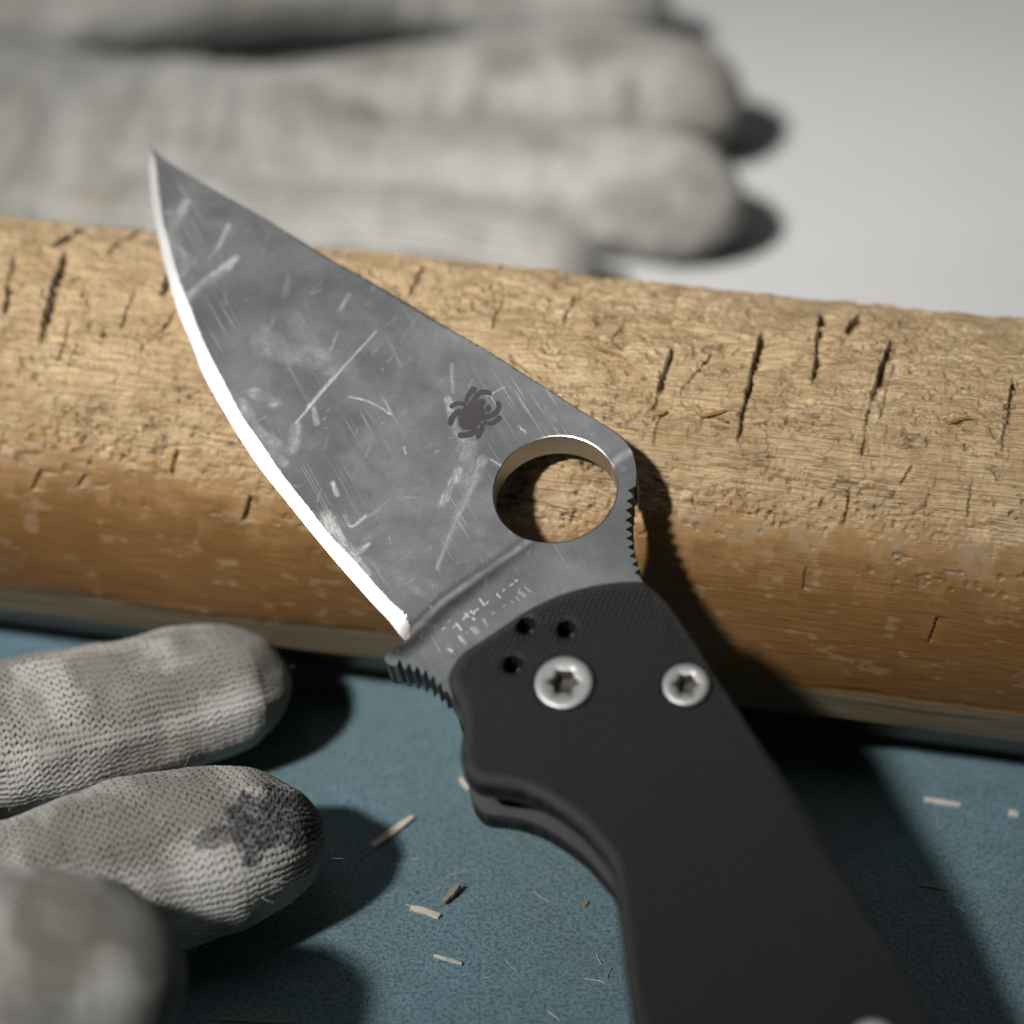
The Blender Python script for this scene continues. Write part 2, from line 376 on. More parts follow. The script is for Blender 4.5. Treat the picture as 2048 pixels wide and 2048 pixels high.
    dirt_shade = np.maximum(0.35*pit+0.3*pt2, 0.55*tear)  # pits hold grime; torn step edges get shade painted in
    # the deep knife cuts seen in the photograph (pixel ends -> on the round face)
    def cut(p0, p1, depth, run, w=0.0, jag=0.16, seed=0):
        nonlocal h, dirt_shade
        (s0, s1), (a0, a1) = log_hit(K([p0, p1]))
        t0, t1 = R*(math.pi/2-a0), R*(math.pi/2-a1)
        dt = t1-t0
        f = (TT-t0)/dt
        sl = s0+(s1-s0)*f + jag*(fbm(TT/1.3, TT*0+seed, 70+seed, 3)-0.5)*2 + 0.12*(vnoise(TT/0.22, TT*0, 90+seed)-0.5)
        env = sstep(-0.04, 0.12, f)*sstep(1.04, 0.86, f)*(0.55+0.6*vnoise(TT/2.0, TT*0+seed*3.7, 77))
        d = SS-sl; w = w*(0.2+1.7*vnoise(TT/1.1, TT*0+seed*1.9, 78))
        prof = np.where(d > 0, np.exp(-np.maximum(d-w, 0)/run), 0)*sstep(-0.10, 0.06, d)
        lift = np.exp(-np.maximum(-d, 0)/(run*1.3))*(d <= 0)*0.25
        h += env*round_*(-depth*prof + depth*lift)
        dirt_shade = np.maximum(dirt_shade, env*round_*np.where((d > -0.05) & (d < 0.22+w), 0.6, 0))
    for i, c in enumerate([((1266, 655), (1232, 778), .75, 2.4, .1), ((1437, 618), (1388, 842), 1.0, 3.2, .2), ((1545, 582), (1532, 725), 1.2, 1.6, .35), ((1618, 592), (1594, 622), .9, .9, .3),
            ((1678, 640), (1640, 762), 1.1, 1.9, .4), ((1688, 668), (1655, 800), .25, 1.5), ((1640, 760), (1622, 868), .22, 4.0), ((1912, 705), (1888, 855), .6, 2.0, .1), ((1245, 780), (1230, 850), .3, 2.0),
            ((1345, 660), (1280, 745), .28, 1.6), ((1600, 920), (1590, 1000), .35, 2.5), ((123, 475), (72, 655), .95, 1.6, .3), ((27, 480), (6, 600), .6, 1.5, .1), ((160, 428), (92, 470), .6, 1.2, .25), ((270, 432), (198, 485), .4, 1.2, .1),
            ((318, 500), (300, 560), .8, 1.3, .2), ((330, 585), (300, 625), .5, 1.5), ((252, 548), (225, 620), .35, 1.5), ((130, 600), (105, 690), .3, 1.6), ((1085, 560), (1060, 610), .4, 1.3), ((1180, 605), (1150, 650), .35, 1.3),
            ((800, 505), (770, 560), .35, 1.2), ((950, 560), (925, 625), .35, 1.2), ((1720, 880), (1695, 920), .2, 2.5), ((1835, 900), (1820, 985), .25, 1.5), ((330, 850), (322, 905), .4, 1.0, .1), ((470, 940), (455, 990), .5, 1.0, .2), ((75, 890), (60, 930), .5, .9, .2), ((160, 900), (145, 925), .4, .8, .1),
            ((1520, 1075), (1512, 1120), .3, .9), ((1765, 1170), (1750, 1220), .35, .9)]):
        cut(*c, seed=i)
    # horizontal splits along the grain
    for i, (p0, p1, dp) in enumerate([((1490, 792), (1600, 812), .22), ((1190, 930), (1330, 960), .35), ((1330, 880), (1420, 892), .3), ((1500, 870), (1660, 895), .2), ((60, 690), (180, 695), .25), ((0, 600), (70, 610), .3), ((1420, 700), (1500, 712), .18), ((1580, 775), (1640, 772), .18), ((560, 800), (690, 812), .2), ((1240, 790), (1340, 806), .2)]):
        (s0, s1), (a0, a1) = log_hit(K([p0, p1])); t0, t1 = R*(math.pi/2-a0), R*(math.pi/2-a1)
        f = (SS-s0)/(s1-s0)
        tl = t0+(t1-t0)*f+0.25*(fbm(SS/1.5, SS*0, 110+i, 3)-0.5)*2
        d = TT-tl; env = sstep(-0.05, 0.2, f)*sstep(1.05, 0.7, f)
        g = np.exp(-(d/0.09)**2)
        h -= dp*env*g*round_; dirt_shade = np.maximum(dirt_shade, env*g*0.55*round_)
    scuff = (1-raw)*sstep(math.radians(18), math.radians(30), A)*sstep(0.50, 0.66, vnoise(np.floor(SS/0.9+vnoise(SS,TT,84)), np.floor(TT/1.3), 81)*0.28+0.72*fbm(SS/4, TT/2.2, 82, 4))
    scuff = np.maximum(scuff, (1-raw)*0.5*sstep(.70, .80, fbm(SS/2.0, TT/1.0, 83, 3)))
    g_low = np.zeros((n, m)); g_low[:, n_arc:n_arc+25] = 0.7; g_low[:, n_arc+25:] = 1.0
    edge = np.zeros(m); 
    h += g_low*(g_low < .9)*((fbm(SS/10, TT/0.8, 25, 3)-0.5)*0.25)
    h[:, n_arc-6:n_arc+3] += ((fbm(SS/6, TT*0, 27, 4)-0.5)*0.5)[:, n_arc-6:n_arc+3]
    h *= fade
    rad = np.hypot(PF, PZ); k = 1+h/rad
    k[:, n_arc+25:] = 1.0; k[:, :20] = 1.0
    PF *= k; PZ *= k; PZ = np.maximum(PZ, solez)
    V = SS[..., None]*AX + PF[..., None]*FR + PZ[..., None]*UP
    V = V.reshape(-1, 3)
    idx = np.arange(n*m).reshape(n, m)
    q = np.stack([idx[:-1, :-1], idx[:-1, 1:], idx[1:, 1:], idx[1:, :-1]], -1).reshape(-1, 4)
    sole = np.stack([idx[:-1, -1], idx[:-1, 0], idx[1:, 0], idx[1:, -1]], -1).reshape(-1, 4)
    q = np.concatenate([q, sole])[:, ::-1]
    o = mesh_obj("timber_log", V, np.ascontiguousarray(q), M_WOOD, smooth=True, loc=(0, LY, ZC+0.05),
                 attrs={"raw": raw.ravel(), "dirt_shade": np.clip(dirt_shade, 0, .8).ravel(), "foot": g_low.ravel(), "scuff": np.clip(scuff, 0, .8).ravel(), "border_tone": (np.clip((1-raw)*round_*sstep(math.radians(-28), math.radians(2), A-lim)**1.6, 0, 1)*(0.25+0.8*fbm(SS/6, TT/2.5, 15, 3))).ravel()})
    me = o.data
    uv = me.uv_layers.new(name="grain")
    li = np.empty(len(me.loops), np.int32); me.loops.foreach_get("vertex_index", li)
    U = np.stack([SS.ravel()+200, TT.ravel()+100], 1).astype(np.float32)
    uv.data.foreach_set("uv", U[li].ravel())
    # end grain
    for e, nm in ((0, 1), (n-1, -1)):
        pass
    caps = []
    bm = bmesh.new(); bm.from_mesh(me); bm.verts.ensure_lookup_table()
    for e, rev in ((0, False), (n-1, True)):
        vs = [bm.verts[int(i)] for i in idx[e]]
        if rev: vs = vs[::-1]
        try: bm.faces.new(vs)
        except ValueError: pass
    bm.to_mesh(me); bm.free()
    return o, h, s, m
log, _h, _s, _m = build_log()
tag(log, "thick round timber with knife-cut bare top and polished brown front, knife leaning over it", "log")

# sheet lies behind, its front edge tucked under the timber
def sheet():
    f = FR*3.0
    y_at = lambda x: LY - math.tan(PSI)*x
    xs = np.linspace(-420, 420, 60)
    top = []; 
    V = []; F = []
    for x in xs:
        y0 = y_at(x)-2.0
        V += [(x, y0, 0.30), (x, 600, 0.30), (x, 600, 0.02), (x, y0, 0.02)]
    for i in range(len(xs)-1):
        a = i*4; b = a+4
        for j in range(4): F.append((a+j, b+j, b+(j+1) % 4, a+(j+1) % 4))
    F += [(3, 2, 1, 0), tuple(len(V)-4+j for j in range(4))]
    o = mesh_obj("white_sheet", V, F, M_PAPER, smooth=False)
    bm = bmesh.new(); bm.from_mesh(o.data); bmesh.ops.recalc_face_normals(bm, faces=bm.faces[:]); bm.to_mesh(o.data); bm.free()
    tag(o, "plain white sheet lying flat behind the log, under the blurred glove", "sheet")
log.location.z = (ZC+0.36)*S
sheet()

# ------------------------------------------------------------------ the knife
tl, az = math.radians(31), math.radians(101)
nc = np.array([math.sin(tl)*math.cos(az), math.sin(tl)*math.sin(az), math.cos(tl)])
KN = nc[0]*CX+nc[1]*CU+nc[2]*CV
HT = 1.85                                    # half the blade's thickness
H0 = CAM + rays([(1110, 976)])[0]*FOCUS      # centre of the opening hole, on the front face
KX = np.array([-0.443, 0.854, 0.273]); KX -= (KX@KN)*KN; KX /= np.linalg.norm(KX); KY = np.cross(KN, KX)
KO = H0 - HT*KN
def kp(p, z=HT):                             # pixel -> knife plane coordinates at height z above its middle
    r = rays(p); t = ((KO+z*KN-CAM)@KN)/(r@KN); q = CAM+r*t[:, None]-KO
    return np.stack([q@KX, q@KY], 1)
knife = bpy.data.objects.new("folding_knife", None); COL.objects.link(knife); knife.empty_display_size = 0.01
knife.matrix_world = Matrix(((KX[0], KY[0], KN[0], KO[0]*S), (KX[1], KY[1], KN[1], KO[1]*S), (KX[2], KY[2], KN[2], KO[2]*S), (0, 0, 0, 1)))
tag(knife, "open folding knife with scratched grey blade and black textured handle, leaning on the log", "knife")

C1 = lambda p: crop(p, 800, 700, .31056)
C2 = lambda p: crop(p, 750, 1150, .31056)
spine_px = [(291, 272), (299, 281), (311, 293), (344, 317), (394, 348), (444, 377), (510, 415), (546, 437), (650, 503), (755, 565), (889, 649), (974, 700), (1048, 747), (1111, 787), (1173, 827), (1219, 855), (1244, 874), (1260, 893), (1269, 911), (1275, 942), (1274, 976)]
edge_px = [(817, 1272), (798, 1257), (773, 1225), (739, 1189), (707, 1153), (670, 1111), (627, 1060), (593, 1018), (562, 979), (531, 941), (504, 905), (486, 878), (461, 839), (442, 806), (423, 774), (398, 727), (381, 681), (369, 651), (356, 623), (344, 589), (333, 550), (321, 505), (311, 459), (303, 421), (297, 384), (292, 332), (290, 296), (291, 272)]
bev_px = [(818, 1256), (815, 1236), (806, 1221), (781, 1195), (753, 1165), (719, 1125), (690, 1093), (658, 1060), (624, 1017), (605, 992), (577, 957), (547, 917), (525, 883), (492, 837), (474, 809), (457, 777), (437, 738), (417, 700), (402, 669), (387, 632), (376, 602), (362, 569), (347, 527), (335, 481), (325, 446), (318, 415), (313, 384), (309, 347), (305, 310), (299, 286)]
plunge_px = [(800, 1268), (818, 1252), (878, 1194), (955, 1141), (1045, 1080), (1225, 917), (1258, 896), (1300, 872)]
pk = np.array([(1507, 905), (1500, 940), (1490, 1060), (1495, 1190), (1510, 1300), (1540, 1400), (1560, 1470)], float)
jr = []
for y in (905, 972, 1032, 1095, 1155, 1213, 1270, 1326, 1381, 1434):
    xv = lambda yy: np.interp(yy, pk[:, 1], pk[:, 0])
    jr += [(xv(y-27)+3, y-27), (xv(y-13)-18, y-13), (xv(y)-37, y-4), (xv(y)-37, y+5), (xv(y+13)-18, y+13)]
jr = C1(jr)
tang_px = [(1290, 1170), (1310, 1300), (1260, 1440), (1130, 1540), (1000, 1510), (925, 1430)]
jl = C2([(515, 815), (490, 790), (470, 752), (455, 745), (446, 760), (436, 735), (428, 698), (416, 693), (405, 716), (395, 705), (383, 655), (370, 650), (357, 680), (348, 670), (334, 618), (321, 612), (308, 650), (297, 640), (281, 595), (268, 588),
         (252, 628), (241, 618), (226, 578), (213, 572), (196, 610), (184, 600), (166, 552), (153, 545), (143, 580), (115, 586), (92, 577), (72, 562), (62, 545), (64, 525), (80, 500), (108, 478), (140, 455), (165, 425), (195, 400)])
spine = kp(catmull(spine_px, 14)); edge = kp(catmull(edge_px, 4)); bev = kp(catmull(bev_px, 4)); plunge = kp(plunge_px)
# shallow nicks along the cutting edge
edge_n = edge.copy()
jrk = kp(jr); jlk = kp(jl); tang = kp(tang_px)
outline = np.concatenate([spine, jrk, tang, jlk, edge[:-1]])
keep = [0]
for i in range(1, len(outline)):
    if np.hypot(*(outline[i]-outline[keep[-1]])) > 0.04: keep.append(i)
outline = outline[keep]
HR = 6.22
th = np.arange(0, 2*math.pi, 2*math.pi/120); hc = kp([(1110, 976)])[0]
hole = hc+HR*np.stack([np.cos(th), np.sin(th)], 1)

def plate(name, outer, holes, step, zfun, mat, parent, line=None, extra=None, inset=0.15, zback=None, sharp=18, attrs=None, band=None):
    """closed plate between zfun(points) on the front and zback(points) on the rear, with holes cut right through"""
    rings = [np.asarray(outer)]+[np.asarray(h) for h in holes]
    pts = []; edges = []
    for r in rings:
        b = len(pts); pts += [tuple(p) for p in r]; edges += [(b+i, b+(i+1) % len(r)) for i in range(len(r))]
    nring = len(pts)
    ex = []
    if inset:
        for r in rings:
            nx = np.roll(r, -1, 0)-np.roll(r, 1, 0); nn = np.stack([-nx[:, 1], nx[:, 0]], 1); nn /= np.maximum(np.hypot(*nn.T), 1e-9)[:, None]
            for sgn in (1, -1):
                ex.append(r+sgn*inset*nn)
    nins = sum(len(e) for e in ex)
    lo = rings[0].min(0); hi = rings[0].max(0)
    gx, gy = np.meshgrid(np.arange(lo[0], hi[0], step), np.arange(lo[1], hi[1], step))
    gx = gx+(np.arange(gx.shape[0]) % 2)[:, None]*step/2
    ex.append(np.stack([gx.ravel(), gy.ravel()], 1))
    if extra is not None: ex += [np.asarray(e) for e in extra]
    ex = np.concatenate(ex)
    ok = inside(ex, rings[0])
    for h in rings[1:]: ok &= ~inside(ex, h)
    dmin = np.full(len(ex), 1e9)
    for r in rings: dmin = np.minimum(dmin, seg_dist(ex, np.vstack([r, r[:1]])))
    thr = np.full(len(ex), step*0.4) if not inset else np.where(np.arange(len(ex)) < nins, inset*0.8, inset*1.8)
    ok &= dmin > thr
    ex = ex[ok]
    if line is not None:
        b = len(pts)
        ex = ex[seg_dist(ex, line) > step*.45]
        pts = pts+[tuple(p) for p in line]; edges = edges+[(b+i, b+i+1) for i in range(len(line)-1)]
    allp = pts+[tuple(p) for p in ex]
    r = delaunay_2d_cdt([Vector(p) for p in allp], edges, [], 0, 1e-5)
    P = np.array([tuple(v) for v in r[0]]); Fc = np.array([f for f in r[2]])
    cen = P[Fc].mean(1); k = inside(cen, rings[0])
    for h in rings[1:]: k &= ~inside(cen, h)
    Fc = Fc[k]
    a = P[Fc]; ar = (a[:, 1, 0]-a[:, 0, 0])*(a[:, 2, 1]-a[:, 0, 1])-(a[:, 1, 1]-a[:, 0, 1])*(a[:, 2, 0]-a[:, 0, 0])
    Fc[ar < 0] = Fc[ar < 0][:, ::-1]
    zf = zfun(P); zb = zback(P)
    n = len(P)
    V = np.concatenate([np.c_[P, zf], np.c_[P, zb]])
    # boundary edges of the front become walls
    E = np.concatenate([Fc[:, [0, 1]], Fc[:, [1, 2]], Fc[:, [2, 0]]])
    key = np.sort(E, 1); _, inv, cnt = np.unique(key, axis=0, return_inverse=True, return_counts=True)
    B = E[cnt[inv.ravel()] == 1]
    W = np.concatenate([np.stack([B[:, 1], B[:, 0], B[:, 0]+n], 1), np.stack([B[:, 1], B[:, 0]+n, B[:, 1]+n], 1)])
    F = np.concatenate([Fc, Fc[:, ::-1]+n, W])
    at = None
    if attrs: at = {kk: np.concatenate([v, v]) for kk, v in attrs(P).items()}
    o = mesh_obj(name, V, np.ascontiguousarray(F), mat, parent, True, sharp, at)
    if band is not None:
        o.data.materials.append(band[1]); k2 = inside(P[Fc].mean(1), band[0]).astype(np.int32)
        if len(o.data.polygons) == len(F): o.data.polygons.foreach_set("material_index", np.concatenate([k2, k2, np.zeros(len(W), np.int32)]))
    return o

ring_out = np.vstack([outline, outline[:1]]); ring_hole = np.vstack([hole, hole[:1]])
nonedge = spine[6:]
pl_n = None
def plunge_side(P):                          # >0 on the handle side of the grind line
    best = np.full(len(P), 1e9); sg = np.zeros(len(P))
    for a, b in zip(plunge[:-1], plunge[1:]):
        d = b-a; t = np.clip(((P-a)@d)/(d@d), 0, 1); q = P-a-t[:, None]*d; dist = np.hypot(*q.T)
        c = d[0]*q[:, 1]-d[1]*q[:, 0]; m = dist < best; best[m] = dist[m]; sg[m] = np.sign(c[m])
    ref = kp([(1060, 1200)])[0]
    return best*sg
_sref = np.sign(plunge_side(kp([(1000, 1180)]))[0])
def blade_half(P):
    ds = seg_dist(P, spine); db = seg_dist(P, bev); de = seg_dist(P, edge)
    f = ds/(ds+db+1e-6)
    tipd = np.hypot(*(P-spine[0]).T)
    hs = HT*(0.30+0.70*sstep(0, 1, np.clip(tipd/48, 0, 1)*0.5)*2)      # distal taper
    bt = 0.42+0.62*np.exp(-np.maximum(-plunge_side(P)*_sref, 0)/8.0)*sstep(0, 30, tipd)
    grind = hs+(np.minimum(bt, hs)-hs)*f
    inb = (de < db+0.02) & (seg_dist(P, edge) < 2.2)
    # the bevel band: between the bevel line and the edge
    band = np.vstack([bev, edge[::-1]]); isb = inside(P, band)
    bevz = 0.04+(np.minimum(np.minimum(bt, 0.85), hs)-0.04)*de/(de+db+1e-6)
    sd = plunge_side(P)*_sref
    w = sstep(-0.8, 1.0+2.2*f, sd)
    z = np.where(isb, bevz, grind*(1-w)+HT*w)
    on_edge = de < 1e-3
    z = np.where(on_edge & (plunge_side(P)*_sref < 0.3), 0.04, z)
    dch = np.minimum(seg_dist(P, np.vstack([nonedge])), np.abs(np.hypot(*(P-hc).T)-HR))
    z = z-np.where(np.hypot(*(P-hc).T) < HR+0.2, 0.05, 0.11)*(1-np.clip(dch/0.13, 0, 1))*(~isb)
    return np.maximum(z, 0.04)
def wear(P):
    W = np.zeros((4, len(P)))
    c3 = lambda p: crop(p, 250, 250, .33644)
    c7 = lambda p: crop(p, 760, 1050, .20704)
    def stroke(pts, wid, val, seed, sc=(1.2, .12), thr=(.42, .66), soft=True):
        L = kp(pts); L = catmull(L, 5); d = seg_dist(P, L)+0.35*wid*(fbm(P[:, 0]/1.1, P[:, 1]/1.1, seed, 3)-.5)*2
        dr = L[-1]-L[0]; an = math.degrees(math.atan2(dr[1], dr[0])) % 180; k = int(round(an/45)) % 4
        env = sstep(wid*1.25, wid*.3, d)
        pat = 0.55+0.9*(fbm(P[:, 0]/1.7, P[:, 1]/1.7, seed+300, 3)-.3) if wid > .3 else 1.0
        W[k] = np.maximum(W[k], np.clip(1.3*val*env*pat, 0, 1))
    stroke(C1([(330, 90), (335, 190), (345, 260)]), .35, .8, 1, (.6, .10), (.35, .55))
    stroke(C1([(310, 300), (345, 480), (400, 560)]), .6, .75, 2, (.9, .12), (.40, .62))
    stroke(C1([(425, 560), (435, 700), (395, 860)]), 1.1, .62, 3, (1.0, .14), (.44, .62))
    stroke(C1([(520, 700), (470, 850), (380, 1000), (290, 1230)]), .8, .55, 4, (2.2, .10), (.48, .64))
    stroke(C1([(380, 760), (270, 960)]), .8, .7, 5, (1.6, .10), (.46, .62))
    stroke(C1([(500, 780), (330, 1130), (230, 1380)]), .3, .6, 61, (3, .08), (.42, .6))
    stroke(c3([(1490, 1205), (1240, 1470), (1000, 1740)]), .16, .95, 6, (2.5, .2), (.2, .5))
    stroke(c3([(1250, 1455), (1080, 1640)]), .30, .9, 7, (1.2, .15), (.3, .55))
    stroke(c3([(1320, 1588), (1420, 1612), (1500, 1650), (1575, 1700)]), .08, .9, 8, (5, .5), (.1, .4))
    stroke(c3([(800, 1220), (960, 1310), (1180, 1350), (1230, 1400)]), 2.4, .55, 9, (.9, .5), (.42, .7))
    stroke(c3([(1000, 1120), (1150, 1330)]), 1.6, .45, 10, (1.5, .3), (.46, .7))
    stroke(c3([(350, 415), (280, 540), (235, 650)]), 1.0, .75, 11, (1.6, .35), (.40, .6))
    stroke(c3([(255, 480), (300, 700), (330, 840)]), .9, .7, 12, (1.6, .35), (.38, .6))
    stroke(c3([(605, 555), (540, 680), (480, 760)]), .35, .8, 13, (1.5, .2), (.3, .55))
    stroke(c3([(655, 745), (560, 840), (440, 920), (350, 985)]), .6, .9, 14, (2.0, .25), (.32, .55))
    stroke(c3([(420, 640), (450, 690)]), .6, .6, 15, (.7, .3))
    stroke(c3([(320, 700), (350, 780)]), .6, .7, 16, (.7, .3))
    stroke(c3([(1325, 985), (1270, 1075)]), .45, .75, 17, (1.2, .25), (.3, .55))
    stroke(c3([(1260, 1200), (1215, 1310)]), .22, .6, 18, (1.5, .2), (.3, .55))
    stroke(c3([(1740, 1130), (1640, 1265)]), .35, .55, 19, (2, .2), (.3, .55))
    stroke(c3([(1560, 1250), (1640, 1430)]), .3, .4, 20, (2, .2), (.3, .55))
    stroke(c3([(690, 1600), (730, 1680)]), .9, .7, 21, (.7, .3)); stroke(c3([(740, 1540), (900, 1620)]), 1.0, .75, 22, (.7, .3), (.45, .62))
    stroke(c3([(780, 1780), (960, 1900), (1000, 1750)]), 1.0, .65, 23, (.8, .3), (.45, .62)); stroke(c3([(1110, 1650), (1130, 1740)]), .4, .8, 24, (.8, .3), (.35, .6))
    stroke(c3([(960, 880), (945, 970)]), .5, .5, 25, (.8, .3)); stroke(c3([(1700, 1270), (1880, 1500)]), 1.8, .38, 26, (2.5, .25), (.44, .7))
    c8 = lambda p: crop(p, 0, 400, .46593)
    stroke(c8([(1170, 1060), (1210, 1100)]), .7, .75, 27, (.7, .3)); stroke(c8([(1390, 1340), (1440, 1430)]), 1.0, .95, 28, (.7, .25), (.36, .56)); stroke(c8([(1470, 1470), (1560, 1560)]), .7, .95, 29, (.7, .25), (.36, .56))
    stroke(c8([(1480, 1500), (1580, 1450)]), .35, .8, 30, (1, .2), (.3, .55)); stroke(c8([(1540, 1350), (1600, 1320), (1660, 1270)]), .35, .7, 31, (.6, .15), (.4, .6)); stroke(c8([(1420, 1190), (1440, 1240)]), .3, .7, 32, (1, .2), (.3, .55))
    stroke(c8([(1500, 1110), (1620, 1220), (1700, 1290)]), 1.7, .30, 33, (3, .15), (.42, .7)); stroke(c8([(1560, 1440), (1690, 1340)]), .8, .35, 34, (1.6, .12), (.45, .66))
    stroke(c7([(60, 60), (520, 120), (1000, 190)]), 2.6, .24, 35, (4, .16), (.36, .7)); stroke(c7([(60, 390), (260, 520), (500, 670)]), .75, .55, 36, (3, .4), (.28, .6))
    stroke(c7([(300, 960), (640, 690), (900, 460), (1330, 150)]), .55, .35, 37, (2, .5), (.25, .6)); stroke(c7([(560, 700), (780, 860)]), .25, .3, 38, (2, .5), (.2, .5)); stroke(c7([(470, 745), (495, 775)]), .12, .95, 39, (5, 5), (0, .3))  # first stroke lightens the grind line too, as a painted highlight
    stroke(C1([(1130, 470), (1000, 490), (850, 560)]), .4, .3, 40, (2, .4), (.3, .6)); stroke(C1([(1390, 700), (1440, 770)]), .45, .55, 41, (1, .2), (.35, .6)); stroke(C1([(940, 370), (1000, 450)]), .5, .55, 42, (.5, .15), (.42, .6))
    stroke(C1([(760, 480), (810, 525)]), .07, .9, 43, (5, 5), (0, .3)); stroke(C1([(580, 690), (650, 730)]), .12, .8, 44, (2, 1), (.2, .5)); stroke(C1([(560, 290), (680, 230)]), .15, .7, 45, (1, .5), (.3, .5)); stroke(C1([(0, 920), (130, 925)]), .35, .7, 46, (.4, .2), (.46, .6)); stroke(C1([(20, 600), (30, 640)]), .2, .8, 47, (.5, .3), (.3, .5))
    cD = lambda p: crop(p, 500, 880, .12422); cE = lambda p: crop(p, 620, 1060, .12422); cC = lambda p: crop(p, 380, 700, .12422); cB = lambda p: crop(p, 300, 480, .12422)
    stroke(cD([(1180, 1100), (1250, 1280), (1400, 1500), (1600, 1750)]), .75, .9, 80); stroke(cE([(560, 180), (700, 380), (900, 620)]), .8, .9, 81); stroke(cE([(700, 320), (920, 130)]), .35, .8, 82); stroke(cE([(880, 380), (1200, 600), (1500, 800), (1900, 1020)]), .6, .42, 83); stroke(cE([(1300, 640), (1700, 760), (1900, 900)]), 1.6, .45, 84)
    stroke(cD([(1500, 1130), (1600, 1300), (1850, 1130)]), .35, .75, 85); stroke(cC([(800, 820), (950, 1100), (1200, 1500)]), 1.2, .65, 86); stroke(cC([(1250, 780), (1330, 770)]), .5, .8, 87); stroke(cC([(880, 560), (1020, 520)]), .5, .6, 88); stroke(cB([(560, 780), (900, 480), (1330, 210)]), .75, .9, 89); stroke(cB([(430, 90), (560, 180), (480, 300)]), 1.2, .6, 90)
    stroke(K([(400, 300), (330, 420), (360, 520)]), 3.2, .40, 91); stroke(K([(430, 420), (420, 500)]), 1.5, .4, 92); stroke(K([(560, 640), (640, 700), (760, 780)]), 3.0, .35, 93); stroke(K([(640, 560), (720, 640)]), 2.2, .35, 94); stroke(K([(850, 1000), (940, 1040)]), 3.0, .42, 95); stroke(K([(700, 820), (800, 930)]), 2.4, .30, 96)
    stroke(C1([(1220, 1270), (1250, 1310)]), .4, .4, 48, (.5, .3)); stroke(C1([(960, 1420), (1100, 1500)]), .5, .25, 49, (2, .3), (.3, .6))
    r2 = np.random.default_rng(3)
    fine = np.zeros(len(P))
    for i in range(300):                     # many hair-fine scratches
        c0 = np.array([r2.uniform(340, 1200), r2.uniform(330, 1230)]); an = r2.normal(-0.9, .5); ln = r2.gamma(2, 5)+3
        c1 = c0+ln*np.array([math.cos(an), math.sin(an)])
        L = kp([c0, c1]); fine = np.maximum(fine, r2.uniform(.1, .55)*sstep(.13, .02, seg_dist(P, L)))
    for pts, v in ((c3([(1490, 1205), (1240, 1470), (1000, 1740)]), .8), (c3([(1320, 1588), (1420, 1612), (1500, 1650), (1575, 1700)]), .9), (C1([(760, 480), (810, 525)]), .9), (c7([(470, 745), (495, 775)]), .9), (C1([(580, 690), (650, 730)]), .7)):
        fine = np.maximum(fine, v*sstep(.15, .03, seg_dist(P, catmull(kp(pts), 5)))*(0.5+0.7*vnoise(P[:, 0]/.5, P[:, 1]/.5, 5)))
    sdp = plunge_side(P)*_sref; fine = np.maximum(fine, 0.75*np.exp(-((sdp-0.35)/0.55)**2)*(0.35+0.9*fbm(P[:, 0]/.9, P[:, 1]/.9, 71, 4)))  # grind line lightened: its highlight is put into the wear colour
    band = inside(P, np.vstack([bev, edge[::-1]]))
    fine = np.where(band, 0.80-0.45*sstep(.64, .80, fbm(P[:, 0]/.7, P[:, 1]/.35, 99, 3)), fine)
    return {"wear0": np.where(band, 0, W[0]), "wear1": np.where(band, 0, W[1]), "wear2": np.where(band, 0, W[2]), "wear3": np.where(band, 0, W[3]), "fine": np.clip(fine, 0, 1)}
blade = plate("blade", outline, [hole], 0.17, blade_half, M_BLADE, knife, line=bev[(seg_dist(bev, ring_out) > 0.12) & inside(bev, outline)], inset=0.13, zback=lambda P: -blade_half(P), sharp=11, attrs=wear, band=(np.vstack([bev, edge[::-1]]), M_EDGE))

# emblem etched on the blade: a spider with eight legs
def ribbon(pts, w0, w1):
    P = catmull(pts, 6); t = np.gradient(P, axis=0); t /= np.hypot(*t.T)[:, None]; nn = np.stack([-t[:, 1], t[:, 0]], 1)
    wd = np.linspace(w0, w1, len(P))/2*0.97
    a = P+nn*wd[:, None]; b = P-nn*wd[:, None]
    cap = [P[-1]+wd[-1]*(math.cos(k)*nn[-1]+math.sin(k)*t[-1]) for k in np.linspace(0, math.pi, 9)[1:-1]]
    return np.concatenate([a, cap, b[::-1]])
def decal(name, polys, mat, parent, z=None, lift=0.012, thick=0.02):
    V = []; F = []
    for pl in polys:
        b = len(V); zz = (blade_half(pl) if z is None else np.full(len(pl), z))
        zz = zz.mean()*0+zz
        V += [(p[0], p[1], q+lift) for p, q in zip(pl, zz)]; n = len(pl)
        V += [(p[0], p[1], q-thick) for p, q in zip(pl, zz)]
        F.append(tuple(range(b, b+n)))
        for i in range(n): F.append((b+i, b+n+i, b+n+(i+1) % n, b+(i+1) % n))
    o = mesh_obj(name, V, F, mat, parent, False)
    bm = bmesh.new(); bm.from_mesh(o.data); bmesh.ops.triangulate(bm, faces=[f for f in bm.faces if len(f.verts) > 4]); bmesh.ops.recalc_face_normals(bm, faces=bm.faces[:]); bm.to_mesh(o.data); bm.free()
    return o
CE = lambda p: kp(crop(p, 860, 740, .10352))
def ell(cx, cy, rx, ry, rot):
    t = np.linspace(0, 2*math.pi, 40, endpoint=False); c, s_ = math.cos(rot), math.sin(rot)
    return CE([(cx+rx*math.cos(a)*c-ry*math.sin(a)*s_, cy+rx*math.cos(a)*s_+ry*math.sin(a)*c) for a in t])
